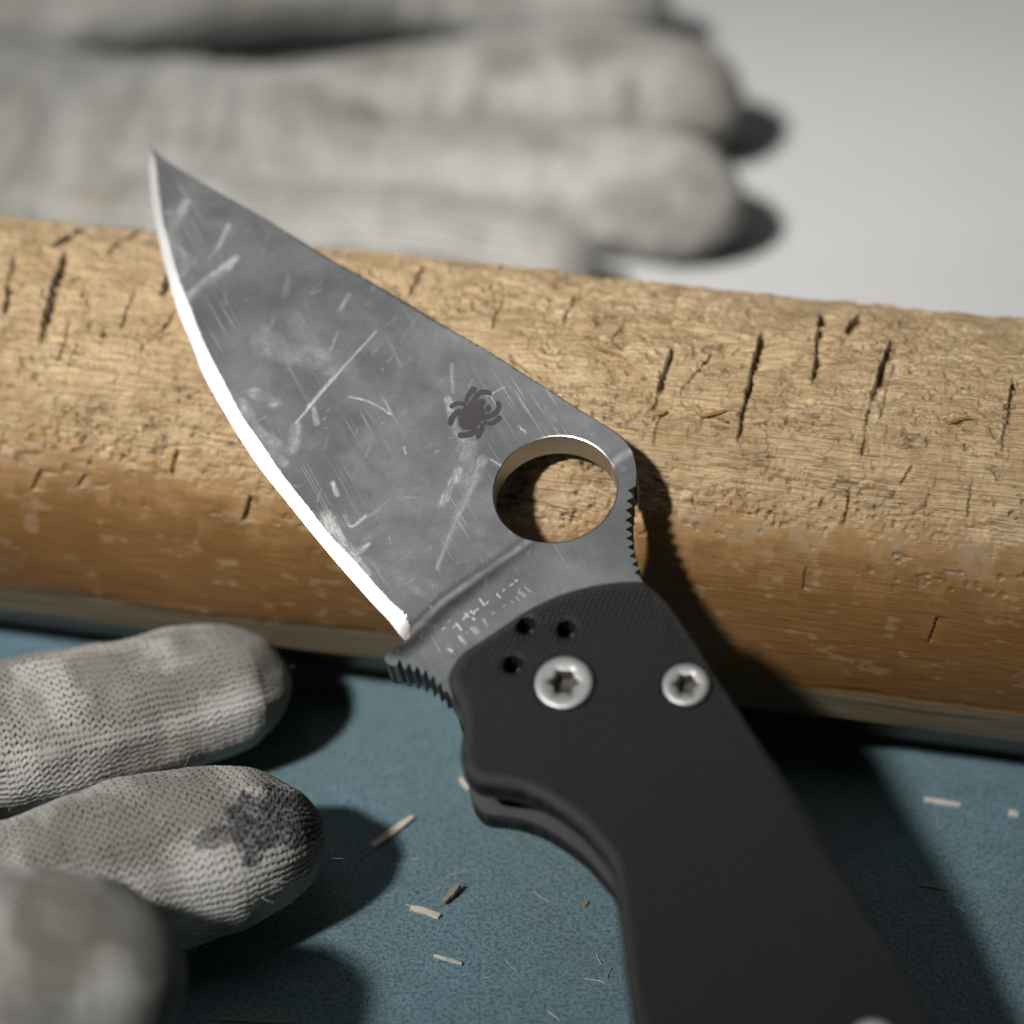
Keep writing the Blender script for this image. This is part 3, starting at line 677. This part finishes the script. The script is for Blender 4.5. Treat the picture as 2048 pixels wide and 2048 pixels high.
legs = [([(700, 600), (715, 500), (770, 420), (840, 350)], 90, 125), ([(800, 640), (870, 510), (970, 415), (1080, 405), (1150, 430)], 120, 90), ([(680, 640), (560, 605), (470, 630), (410, 665)], 80, 95),
        ([(600, 740), (490, 800), (420, 880), (390, 970)], 110, 125), ([(900, 1080), (800, 1180), (690, 1210), (580, 1215)], 120, 120), ([(1010, 1000), (985, 1120), (945, 1180), (920, 1240)], 95, 115),
        ([(1020, 960), (1120, 1000), (1220, 985), (1330, 905)], 60, 110), ([(1000, 890), (1180, 850), (1290, 770), (1330, 680), (1305, 620)], 120, 95)]
# the pieces are fused into one flat silhouette on three hair-thin levels so that no two lie in one plane
parts_e = [ell(790, 850, 300, 222, math.radians(-50)), ell(990, 600, 85, 75, 0), ell(1120, 715, 62, 75, .3), CE([(890, 590), (1070, 790), (960, 940), (760, 720)])]
em = [CE(catmull(ribbon(p, a, b), 1)) for p, a, b in legs]
def conform(polys):
    V = []; F = []
    for i, pl in enumerate(polys):
        zz = blade_half(pl)+0.010+0.0012*i; b = len(V); n = len(pl)
        V += [(p[0], p[1], q) for p, q in zip(pl, zz)]; V += [(p[0], p[1], q-0.03) for p, q in zip(pl, zz)]
        F.append(tuple(range(b, b+n)))
        F += [(b+j, b+n+j, b+n+(j+1) % n, b+(j+1) % n) for j in range(n)]
    o = mesh_obj("spider_emblem", V, F, M_ETCH, blade, False)
    bm = bmesh.new(); bm.from_mesh(o.data); bmesh.ops.triangulate(bm, faces=[f for f in bm.faces if len(f.verts) > 4]); bmesh.ops.recalc_face_normals(bm, faces=bm.faces[:]); bm.to_mesh(o.data); bm.free()
conform(em+parts_e)
# half worn away engraving near the handle: broken strokes in two rows
marks = [((960, 712), (1008, 780), 26), ((1012, 770), (1050, 735), 18), ((868, 828), (915, 865), 24), ((905, 838), (955, 808), 20), ((800, 915), (855, 850), 26), ((820, 850), (858, 895), 26), ((735, 945), (788, 1020), 30), ((700, 1000), (745, 955), 16), ((602, 1010), (630, 990), 18),
         ((890, 895), (918, 918), 32), ((1125, 660), (1160, 705), 22), ((1185, 640), (1205, 620), 18), ((1252, 590), (1285, 565), 20), ((1300, 545), (1335, 530), 22), ((655, 935), (685, 925), 12),
         ((870, 990), (930, 1060), 14), ((892, 985), (955, 1055), 12), ((918, 985), (962, 1035), 10), ((985, 905), (1040, 975), 12), ((1005, 900), (1030, 930), 10), ((755, 1075), (800, 1130), 22), ((790, 1085), (835, 1160), 12), ((655, 1195), (700, 1225), 34), ((770, 1080), (800, 1070), 14),
         ((1345, 650), (1400, 700), 10), ((1370, 645), (1410, 685), 9), ((1310, 690), (1350, 735), 9), ((1395, 600), (1470, 650), 9), ((1080, 860), (1110, 840), 10), ((1180, 790), (1215, 770), 8), ((1265, 730), (1290, 760), 8), ((555, 1210), (580, 1190), 12), ((830, 1050), (850, 1030), 10)]
mk = []
for a, b, w_ in marks:
    a = np.array(a, float); b = np.array(b, float); d = (b-a)/np.hypot(*(b-a)); nn = np.array([-d[1], d[0]])*w_*.32
    mk.append(kp(crop([a+nn, b+nn*.8, b-nn, a-nn*.9], 760, 1050, .20704)))
decal("engraved_lettering", mk, M_MARK, blade, z=HT, lift=0.006)

# handle -------------------------------------------------------------
ZT = 5.45
hand_px = [(1283, 1157)]
right = catmull([(1287, 1158), (1311, 1179), (1334, 1202), (1381, 1267), (1427, 1342), (1474, 1412), (1507, 1463), (1595, 1590), (1683, 1732), (1749, 1850), (1801, 1935), (1832, 1990), (1862, 2052), (1915, 2170), (1955, 2300), (1965, 2420), (1930, 2540), (1850, 2620), (1720, 2650), (1600, 2610)], 4)
left = catmull([(1600, 2610), (1500, 2560), (1430, 2460), (1370, 2330), (1310, 2180), (1267, 2048), (1250, 1953), (1240, 1862), (1230, 1783), (1218, 1724), (1188, 1684), (1154, 1647), (1107, 1612), (1060, 1586), (1014, 1572), (970, 1567), (948, 1561), (932, 1546), (922, 1523), (921, 1492), (924, 1454), (921, 1430), (914, 1402), (901, 1374), (895, 1354), (899, 1338)], 4)
arc = catmull([(899, 1338), (921, 1305), (955, 1281), (1002, 1250), (1048, 1219), (1111, 1188), (1173, 1169), (1235, 1159), (1287, 1158)], 4)
hp = kp(np.concatenate([arc[:-1], right[:-1], left[:-1]]), ZT)
def circ(px, r, n=40, z=ZT):
    c = kp([px], z)[0]; t = np.linspace(0, 2*math.pi, n, endpoint=False)
    return c+r*np.stack([np.cos(t), np.sin(t)], 1)
clip_holes = [circ(p, .98) for p in ((1051, 1250), (1133, 1257), (1025, 1328))]
PIV, BOD, TAIL = (1128, 1366), (1372, 1370), (1746, 2088)
seat = [circ(PIV, 3.05), circ(BOD, 2.5), circ(TAIL, 2.5)]
hring = np.vstack([hp, hp[:1]])
def scale_front(P):
    d = seg_dist(P, hring)
    z = ZT-0.55*(1-np.clip(d/0.85, 0, 1))**1.6
    for h_ in clip_holes:
        c = h_.mean(0); q = np.hypot(*(P-c).T)-.98; z = z-0.15*(1-np.clip(q/0.2, 0, 1))
    return z
LN = 2.75
front_scale = plate("handle_scale", hp, clip_holes+seat, 0.5, scale_front, M_G10, knife, inset=0.28, zback=lambda P: np.full(len(P), LN), sharp=35, attrs=lambda P: {"edge_highlight": sstep(1.15, .5, seg_dist(P, hring))*sstep(.05, .35, seg_dist(P, hring))})
back_scale = plate("handle_scale", hp, [], 1.2, lambda P: np.full(len(P), -LN), M_G10, knife, inset=0.28, zback=lambda P: -scale_front(P), sharp=35)
def shrink(poly, d):
    nx = np.roll(poly, -1, 0)-np.roll(poly, 1, 0); nn = np.stack([-nx[:, 1], nx[:, 0]], 1); nn /= np.maximum(np.hypot(*nn.T), 1e-9)[:, None]
    t = poly+nn*d
    return t if inside(t, poly).mean() > .5 else poly-nn*d
lp = shrink(hp, 0.12)
plate("liner", lp, [], 1.5, lambda P: np.full(len(P), LN-0.01), M_LINER, knife, inset=0, zback=lambda P: np.full(len(P), HT+0.12), sharp=30)
plate("liner", lp, [], 1.5, lambda P: np.full(len(P), -HT-0.12), M_LINER, knife, inset=0, zback=lambda P: np.full(len(P), -LN+0.01), sharp=30)
bsp = kp([(1490, 1520), (1520, 1505), (1690, 1800), (1790, 2010), (1880, 2220), (1915, 2400), (1900, 2540), (1760, 2620), (1640, 2600), (1650, 2560), (1780, 2570), (1870, 2480), (1870, 2380), (1830, 2240), (1745, 2040), (1640, 1830)], ZT)
plate("backspacer", bsp, [], 1.5, lambda P: np.full(len(P), HT+0.11), M_LINER, knife, inset=0, zback=lambda P: np.full(len(P), -HT-0.11), sharp=30)
# screws: dished heads with a six-lobed recess
def screw(name, px, r, rec):
    c = kp([px], ZT)[0]; n = 72
    t = np.linspace(0, 2*math.pi, n, endpoint=False)
    lobe = 1+0.10*np.cos(6*t)
    prof = [(r*.98, -1.6, 0), (r, 0.02, 0), (r*.985, .22, 0), (r*.95, .30, 0), (r*.88, .345, 0), (r*.70, .335, 0), (rec*1.15, .30, .2), (rec*1.03, .26, 1), (rec*.97, .14, 1), (rec*.93, -1.3, 1), (rec*.25, -1.5, 0)]
    V = []; F = []
    for rr, z, lb in prof:
        q = rr*(1+(lobe-1)*lb); V += [(c[0]+a*math.cos(k), c[1]+a*math.sin(k), ZT+z) for a, k in zip(q, t)]
    for i in range(len(prof)-1):
        for j in range(n): F.append((i*n+j, i*n+(j+1) % n, (i+1)*n+(j+1) % n, (i+1)*n+j))
    F.append(tuple(range((len(prof)-1)*n, len(prof)*n)))
    o = mesh_obj(name, V, F, M_STEEL, knife, True, 40); o.data.materials.append(M_RECESS)
    for f in o.data.polygons:
        if f.index >= 9*n: f.material_index = 1
    return o
screw("pivot_screw", PIV, 2.85, 1.22); screw("handle_screw", BOD, 2.28, 0.98); screw("handle_screw", TAIL, 2.28, 1.12)

# ------------------------------------------------------------------ gloves
def knit(u, v, seed):                        # staggered stitch gaps; u, v count stitches
    u0, v0 = u, v
    u = u0+0.30*(fbm(u0/2.3, v0/2.3, seed, 3)-.5)*2+1.2*(fbm(u0/14, v0/14, seed+2, 2)-.5); v = v0+0.30*(fbm(u0/2.3+9, v0/2.3, seed+5, 3)-.5)*2+0.12*np.sin(2*math.pi*u0)
    zig = np.abs(2*(u-np.floor(u))-1)                 # each stitch is a small V
    p = np.cos(2*math.pi*(v+0.42*zig))
    gap = 0.5+0.5*np.cos(4*math.pi*u)
    amp = 0.25+1.3*fbm(u0*.45, v0*.45, seed+9, 3)
    return np.clip(sstep(0.05, 0.95, p*(0.45+0.6*gap))*amp, 0, 1)
def finger(pts_px, zs, hw, hh, n_along, n_round, seed, tip=True, wr=0.5, pitch=(0.95, 0.85), tilt=0.0, dense0=0.40, foldk=1.0):
    C = np.array([on_z([p], z)[0] for p, z in zip(K(pts_px), zs)])
    C = catmull(C, 30); prm = np.linspace(0, 1, len(C))
    src = np.linspace(0, 1, len(zs))
    d = np.r_[0, np.cumsum(np.linalg.norm(np.diff(C, axis=0), axis=1))]; Ln = d[-1]
    q = np.concatenate([np.linspace(0, Ln*dense0, 50, endpoint=False), np.linspace(Ln*dense0, Ln, n_along)])
    pc = np.stack([np.interp(q, d, C[:, i]) for i in range(3)], 1); pr = np.interp(q, d, prm)
    HW = np.interp(pr, src, hw); HH = np.interp(pr, src, hh)
    # last point is the tip: round it off
    e = np.clip((Ln-q)/(1.25*HW[-1]), 0, 1); rf = np.sqrt(np.maximum(1-(1-e)**2.3, 0)); rf[-1] = 0.0
    HW = HW*rf; HH = HH*rf
    tg = np.gradient(pc, axis=0); tg /= np.linalg.norm(tg, axis=1)[:, None]
    sd = np.cross(tg, UP); sd /= np.linalg.norm(sd, axis=1)[:, None]; up = np.cross(sd, tg)
    if tilt:
        c, s_ = math.cos(tilt), math.sin(tilt); sd, up = sd*c+up*s_, up*c-sd*s_
    a = np.linspace(-math.pi/2, 1.5*math.pi, n_round, endpoint=False)
    AA, QQ = np.meshgrid(a, q)
    ca = np.sign(np.cos(AA))*np.abs(np.cos(AA))**.92; sa = np.sin(AA)
    circ_ = 2*math.pi*np.sqrt((HW.max()**2+HH.max()**2)/2)
    nst = round(circ_/pitch[1])
    pit = knit(QQ/pitch[0]*.95+0.5*np.sin(AA), AA/(2*math.pi)*round(nst*.95), seed)
    lump = (fbm(QQ/9, np.cos(AA)*1.3+3+np.sin(AA)*0.7, seed+3, 3)-.5)*wr*2
    crease = -wr*1.5*np.maximum(0, 1-np.abs(fbm(QQ/8+np.cos(AA)*1.0, np.sin(AA)*1.4+5, seed+7, 2)-.5)/.10)**1.5*sstep(.45,.6,fbm(QQ/12, np.cos(AA)+2, seed+12, 2))
    fold = (fbm(QQ/26, AA*1.6+seed, seed+31, 2)-.5)*1.1*foldk+(fbm(QQ/5+np.cos(AA)*.8, np.sin(AA)*1.2+3, seed+33, 2)-.5)*.7*foldk
    off = lump+fold-0.24*pit+0.05*(vnoise(QQ/.3, AA*30, seed+8)-.5)
    off *= np.minimum(1, rf*1.5)[:, None]
    V = pc[:, None]+sd[:, None]*(ca*(HW[:, None]+off))[..., None]+up[:, None]*(sa*(HH[:, None]+off))[..., None]
    return V, pit, AA, QQ, Ln, pc
def glue(parts):
    VV = []; FF = []; b = 0
    for V in parts:
        n, m = V.shape[:2]; i = np.arange(n*m).reshape(n, m)+b; j = np.roll(i, -1, 1)
        FF.append(np.stack([i[:-1], j[:-1], j[1:], i[1:]], -1).reshape(-1, 4)); VV.append(V.reshape(-1, 3)); b += n*m
    return np.concatenate(VV), np.ascontiguousarray(np.concatenate(FF))
def make_glove(name, specs, mat, label, base, soil_dark_k=1.0, n_lint=0):
    Vs, pits, soil_darks, inks = [], [], [], []
    for sp in specs:
        V, pit, AA, QQ, Ln, pc = finger(**sp['f'])
        Vs.append(V); pits.append(pit.ravel())
        x = QQ/Ln
        top = np.sin(AA)
        soil_dark = 0.25*sstep(.50, .98, top)+sstep(.40, .72, fbm(QQ/7, np.cos(AA)*1.6+top*.8+4, sp['f']['seed']+20, 4))*0.55 + 0.45*sstep(.45, .95, top)*sstep(.3, .6, fbm(QQ/5, AA*1.3, sp['f']['seed']+22, 3)) + 0.8*sstep(.84, .98, x)  # grime in blotches, plus darker finger tops and tips
        soil_dark = soil_dark*soil_dark_k
        for (qx, qa, rx, ra, st) in sp.get('spots', []):
            soil_dark = soil_dark+st*sstep(1.2, .3, np.hypot((QQ-Ln*qx)/rx, (AA-qa)/ra)+0.6*(fbm(QQ/3, AA*3, 44, 3)-.5))
        soil_darks.append(np.clip(soil_dark, 0, 1).ravel())
        ink = np.zeros_like(QQ)
        for (qx, qa, rx, ra, st) in sp.get('ink', []):
            r = np.hypot((QQ-Ln*qx)/rx, (AA-qa)/ra)+0.9*(fbm(QQ/1.6, AA*5, 33, 3)-.5)+0.25*(vnoise(QQ/.4, AA*22, 35)-.5)
            ink = np.maximum(ink, st*sstep(1.05, .75, r))
        inks.append(ink.ravel())
    V, F = glue(Vs)
    bz = V[:, 2].min(); V[:, 2] = np.maximum(V[:, 2], base)
    c0 = np.array([V[:, 0].mean(), V[:, 1].mean(), base])
    o = mesh_obj(name, V-c0, F, mat, None, True, attrs={"pit": np.clip(np.concatenate(pits), 0, 1), "soil_dark": np.concatenate(soil_darks), "ink": np.concatenate(inks)}, loc=c0)
    tag(o, label, "glove")
    # stray cotton hairs
    me = o.data; nrm = np.empty(len(me.vertices)*3, np.float32); me.vertices.foreach_get("normal", nrm); nrm = nrm.reshape(-1, 3)
    r = np.random.default_rng(11); LV, LF = [], []
    cand = np.flatnonzero((nrm[:, 2] > -0.2) & (V[:, 2] > base+1.5))
    for i in (r.choice(cand, n_lint) if n_lint else []):
        p = V[i]-c0; nv = nrm[i]; d = nv+r.normal(0, .55, 3); d /= np.linalg.norm(d)
        L = r.gamma(2.0, .45)+.3; w = r.uniform(.03, .06); bend = r.normal(0, .5, 3)
        side = np.cross(d, r.normal(0, 1, 3)); side /= np.linalg.norm(side); s2 = np.cross(d, side)
        b = len(LV)
        for k in range(5):
            t = k/4; q = p+d*L*t+bend*L*t*t*.6-nv*.05; ww = w*(1-.7*t)
            for a_ in (0, 2.1, 4.2): LV.append(q+ww*(side*math.cos(a_)+s2*math.sin(a_)))
        for k in range(4):
            for j in range(3): LF.append((b+k*3+j, b+k*3+(j+1) % 3, b+(k+1)*3+(j+1) % 3, b+(k+1)*3+j))
    if n_lint:
        l = mesh_obj("lint_fibres", LV, LF, M_LINT, o, True); l['kind'] = 'stuff'
    return o
front_specs = [
    dict(f=dict(pts_px=[(-420, 1470), (-200, 1435), (0, 1392), (220, 1345), (400, 1305), (470, 1290), (545, 1278)], zs=[9, 9, 9, 9, 8.6, 8.2, 7.8], hw=[9.5, 9.5, 9.5, 9.3, 8.3, 7.6, 6.8], hh=[7.6, 7.4, 7.2, 7.0, 6.2, 5.8, 5.2], n_along=430, n_round=360, seed=101, wr=.5)),
    dict(f=dict(pts_px=[(-420, 1760), (-200, 1725), (40, 1690), (230, 1640), (400, 1600), (500, 1575), (598, 1550)], zs=[13, 12, 11, 10.5, 10, 9.2, 8.2], hw=[10, 9.5, 8.6, 9.6, 9.6, 8.6, 7.6], hh=[7.5, 7.2, 6.6, 7.6, 7.6, 7.0, 6.2], n_along=470, n_round=380, seed=202, wr=.55),
         ink=[(.92, 1.08, 7.5, .50, .97), (.83, .88, 3.6, .22, .9), (.76, 1.0, 2.2, .16, .7), (.80, .62, 1.0, .09, .9), (.88, .70, 2.0, .15, .8)]),
    dict(f=dict(pts_px=[(-500, 1850), (-300, 1850), (-100, 1850), (60, 1850), (190, 1850), (260, 1850), (352, 1852)], zs=[20, 20, 20, 20, 20, 20, 19.5], hw=[11, 11, 11, 10.8, 9.6, 8.6, 7.4], hh=[10.5, 10.5, 10.2, 10, 9.2, 8.4, 7.2], n_along=300, n_round=300, seed=303, wr=.5)),
    dict(f=dict(pts_px=[(-900, 1780), (-700, 1760), (-520, 1720), (-350, 1680), (-250, 1660)], zs=[14, 14, 14, 14, 14], hw=[30, 34, 33, 28, 20], hh=[14, 14, 14, 13.5, 12], n_along=150, n_round=160, seed=404, wr=1.0)),
]
make_glove("work_glove", front_specs, M_GLOVE, "off-white knitted glove with dark ink stain on one fingertip, nearest, left of the handle", 0.05, soil_dark_k=1.35, n_lint=3600)
back_specs = [
    dict(f=dict(pts_px=[(-100, 265), (150, 255), (400, 238), (650, 212), (900, 180), (1080, 170), (1250, 178), (1402, 205)], zs=[10, 10, 10, 10.5, 11, 11, 10.8, 10], hw=[10, 10, 10, 10, 10.2, 11.4, 11.2, 8.8], hh=[7.8, 7.8, 7.8, 8, 8.2, 9.3, 9.2, 7.4], n_along=260, n_round=120, foldk=1.5, seed=505, wr=.5, pitch=(2, 1.8)), spots=[(.80, 1.3, 7, .5, .9), (.70, 1.1, 5, .35, .8), (.55, 1.5, 8, .6, .7), (.86, .4, 3, .5, .8)]),
    dict(f=dict(pts_px=[(-100, 345), (200, 345), (500, 342), (800, 340), (1000, 345), (1150, 356), (1280, 374), (1398, 400)], zs=[9]*8, hw=[9]*4+[9.4, 10.2, 10.4, 8.8], hh=[7.2]*4+[7.6, 8.4, 8.6, 7.2], n_along=260, n_round=120, foldk=1.5, seed=606, wr=.5, pitch=(2, 1.8)), spots=[(.88, .5, 8, .5, .8), (.75, 1.4, 6, .3, .6)]),
    dict(f=dict(pts_px=[(100, 405), (350, 420), (600, 440), (800, 455), (950, 482), (1130, 530)], zs=[9, 9.5, 10, 9.5, 8, 6], hw=[7, 7.5, 7.5, 7.5, 7.2, 6], hh=[6.5, 7, 7, 7, 6.5, 5], n_along=220, n_round=110, foldk=1.2, seed=707, wr=.4, pitch=(2, 1.8))),
    dict(f=dict(pts_px=[(-300, 60), (0, 40), (250, 5), (480, -45), (760, -50), (960, -20), (1120, 5), (1268, 22)], zs=[10, 11, 13, 15, 14, 12, 10.5, 9.5], hw=[9, 9.5, 9.5, 9.5, 9.5, 9.5, 9.5, 8.2], hh=[8, 8, 8, 8, 8, 8, 8, 7], n_along=260, n_round=120, foldk=1.5, seed=808, wr=.4, pitch=(2, 1.8)), spots=[(.80, 1.0, 5, .9, .9)]),
    dict(f=dict(pts_px=[(-1300, 275), (-900, 275), (-500, 275), (-100, 285), (200, 290), (420, 282), (600, 262), (760, 240)], zs=[9]*8, hw=[30, 34, 36, 33, 27, 22, 16, 9], hh=[11, 11, 11, 10.5, 10, 9.5, 9, 7], n_along=260, n_round=160, foldk=2.2, seed=909, wr=.7, pitch=(2, 1.8))),
]
make_glove("work_glove", back_specs, M_GLOVE2, "greyish white knitted glove lying flat, out of focus behind the log", 0.33, soil_dark_k=0.5, n_lint=0)

# ------------------------------------------------------------------ shavings and splinters
def sliver(pts, w, t, taper=.5, twist=0.3, seed=0):
    P = catmull(pts, 5); n = len(P); r = np.random.default_rng(seed)
    tg = np.gradient(P, axis=0); tg /= np.linalg.norm(tg, axis=1)[:, None]
    V = []; F = []
    for i in range(n):
        sd = np.cross(tg[i], UP); sd /= np.linalg.norm(sd); up = np.cross(sd, tg[i])
        k = 1-taper*abs(2*i/(n-1)-1)**2; a = twist*(i/(n-1)-.5); sd2 = sd*math.cos(a)+up*math.sin(a); up2 = up*math.cos(a)-sd*math.sin(a)
        ww = w*k*(1+.12*r.normal())
        for x, y in ((-1, -1), (1, -1), (1, 1), (-1, 1)): V.append(P[i]+sd2*ww/2*x+up2*t/2*y)
    for i in range(n-1):
        for j in range(4): F.append((i*4+j, (i+1)*4+j, (i+1)*4+(j+1) % 4, i*4+(j+1) % 4))
    F += [(0, 1, 2, 3), tuple(len(V)-4+j for j in (3, 2, 1, 0))]
    return np.array(V), F
def chip(px, w, t, mat, label, zl=None, taper=.4, seed=0, group="wood shavings on the blue tabletop", name="wood_shaving"):
    n = len(px); zz = [t/2+.06]*n if zl is None else zl
    P = np.array([on_z([p], z)[0] for p, z in zip(K(px), zz)])
    V, F = sliver(P, w, t, taper, .4, seed); V[:, 2] += max(0, 0.03-V[:, 2].min()); c = V.mean(0); c[2] = V[:, 2].min()
    o = mesh_obj(name, V-c, F, mat, None, False, loc=c)
    tag(o, label, "wood shaving", group)
chip([(702, 1597), (740, 1570), (779, 1542)], .85, .35, M_CHIP, "longest pale straight shaving on the blue tabletop between stained fingertip and handle", seed=1)
chip([(837, 1702), (852, 1685), (867, 1670)], .65, .5, M_CHIP2, "dull greenish shaving upright beside the finger's shadow edge", [.5, .7, .9], seed=2)
chip([(775, 1714), (800, 1719), (829, 1730)], .75, .25, M_CHIP, "flat beige shaving at the edge of the dark finger shadow", taper=.2, seed=3)
chip([(819, 1803), (835, 1808), (850, 1812), (871, 1818)], .40, .2, M_CHIP, "thin curled shaving nearest the bottom of the photo on the tabletop", [.3, .7, .5, .3], seed=4)
chip([(868, 1468), (876, 1478), (885, 1488)], .6, .3, M_CHIP, "short orange-tan chip touching the left side of the handle", seed=5)
chip([(1743, 1508), (1775, 1513), (1812, 1518)], .55, .25, M_CHIP, "pale shaving close to the log, right of the handle", seed=6)
chip([(1903, 1534), (1922, 1537)], .75, .3, M_CHIP, "small stubby chip at the right edge near the log", taper=.1, seed=7)
chip([(1733, 1669), (1760, 1673), (1788, 1678)], .4, .2, M_CHIP2, "thin grey shaving in the shade right of the handle", seed=8)
chip([(1862, 1744), (1878, 1745)], .35, .2, M_CHIP2, "tiny dull shaving lowest on the right of the handle", seed=9)
chip([(1102, 1709), (1108, 1701)], .4, .25, M_CHIP3, "tiny amber crumb on the tabletop below the finger groove", seed=10)
chip([(395, 1922), (480, 1926), (570, 1931)], .35, .2, M_CHIP2, "long dark fibre at the bottom edge below the finger shadow", seed=11)
def on_log(px, lift):
    s_, a = log_hit(px, R+lift); return (LC+np.array([0, 0, .36]))+s_[:, None]*AX+(R+lift)*(np.cos(a)[:, None]*FR+np.sin(a)[:, None]*UP)
def splinter(px, w, mat, label, seed):
    P = on_log(K(px), .12); V, F = sliver(P, w, .18, .5, .8, seed); c = V.mean(0)
    o = mesh_obj("wood_splinter", V-c, F, mat, None, False, loc=c); tag(o, label, "splinter", "splinters lying on the log")
splinter([(1312, 783), (1325, 790), (1342, 786), (1372, 778)], .35, M_CHIP3, "curled amber splinter midway between the hole and the long cut", 1)
splinter([(1372, 800), (1362, 796), (1350, 792)], .22, M_CHIP3, "short hooked splinter just below the curled amber one", 2)
splinter([(1784, 803), (1805, 797), (1832, 792)], .22, M_CHIP3, "slanting greenish-brown splinter on the bare wood far right", 3)
splinter([(1110, 652), (1128, 662), (1160, 672), (1180, 684)], .16, M_CHIP3, "thin arched fibre on the log above the thumb hole", 4)
splinter([(1176, 703), (1182, 714)], .28, M_CHIP3, "tiny brown splinter above the hump of the blade", 5)
splinter([(1228, 790), (1248, 786), (1258, 780)], .2, M_CHIP3, "small twisted splinter beside the blade's hump", 6)
# fine dust on the coating
r = np.random.default_rng(5); V = []; F = []
for i in range(240):
    x, y = r.uniform(640, 1240), r.uniform(1400, 2040)
    if r.random() < .35: x, y = r.uniform(1700, 2048), r.uniform(1600, 2040)
    p = on_z([(x, y)], 0.05)[0]; s_ = r.uniform(.03, .10); b = len(V)
    q = r.normal(0, 1, (4, 3)); q /= np.linalg.norm(q, axis=1)[:, None]
    V += [p+s_*np.array([1, 0, 0])*r.uniform(.6, 1.6), p+s_*np.array([-.6, .8, 0]), p+s_*np.array([-.5, -.8, 0]), p+s_*np.array([0, 0, .9])]
    F += [(b, b+1, b+3), (b+1, b+2, b+3), (b+2, b, b+3), (b, b+2, b+1)]
for i in range(34):                          # hair-fine wood fibres among the dust
    x, y = (r.uniform(660, 1230), r.uniform(1450, 2040)) if r.random() < .6 else (r.uniform(1700, 2040), r.uniform(1620, 2040))
    c = on_z([(x, y)], 0.10)[0]; an = r.uniform(0, math.pi); ln = r.uniform(.5, 2.2); cv = r.normal(0, .5); w_ = r.uniform(.03, .06); d = np.array([math.cos(an), math.sin(an), 0]); nn = np.array([-d[1], d[0], 0])
    pts = [c+d*ln*(k/4-.5)+nn*cv*((k/4-.5)**2)+np.array([0, 0, .12*math.sin(k*1.3)**2]) for k in range(5)]; b = len(V)
    for p in pts: V += [p+nn*w_, p-nn*w_, p+np.array([0, 0, w_*1.4])]
    for k in range(4):
        for j in range(3): F.append((b+k*3+j, b+k*3+(j+1) % 3, b+(k+1)*3+(j+1) % 3, b+(k+1)*3+j))
tag(mesh_obj("wood_dust", V, F, M_DUST, None, False), "scattered pale wood dust on the blue tabletop around the handle", "dust", kind='stuff')
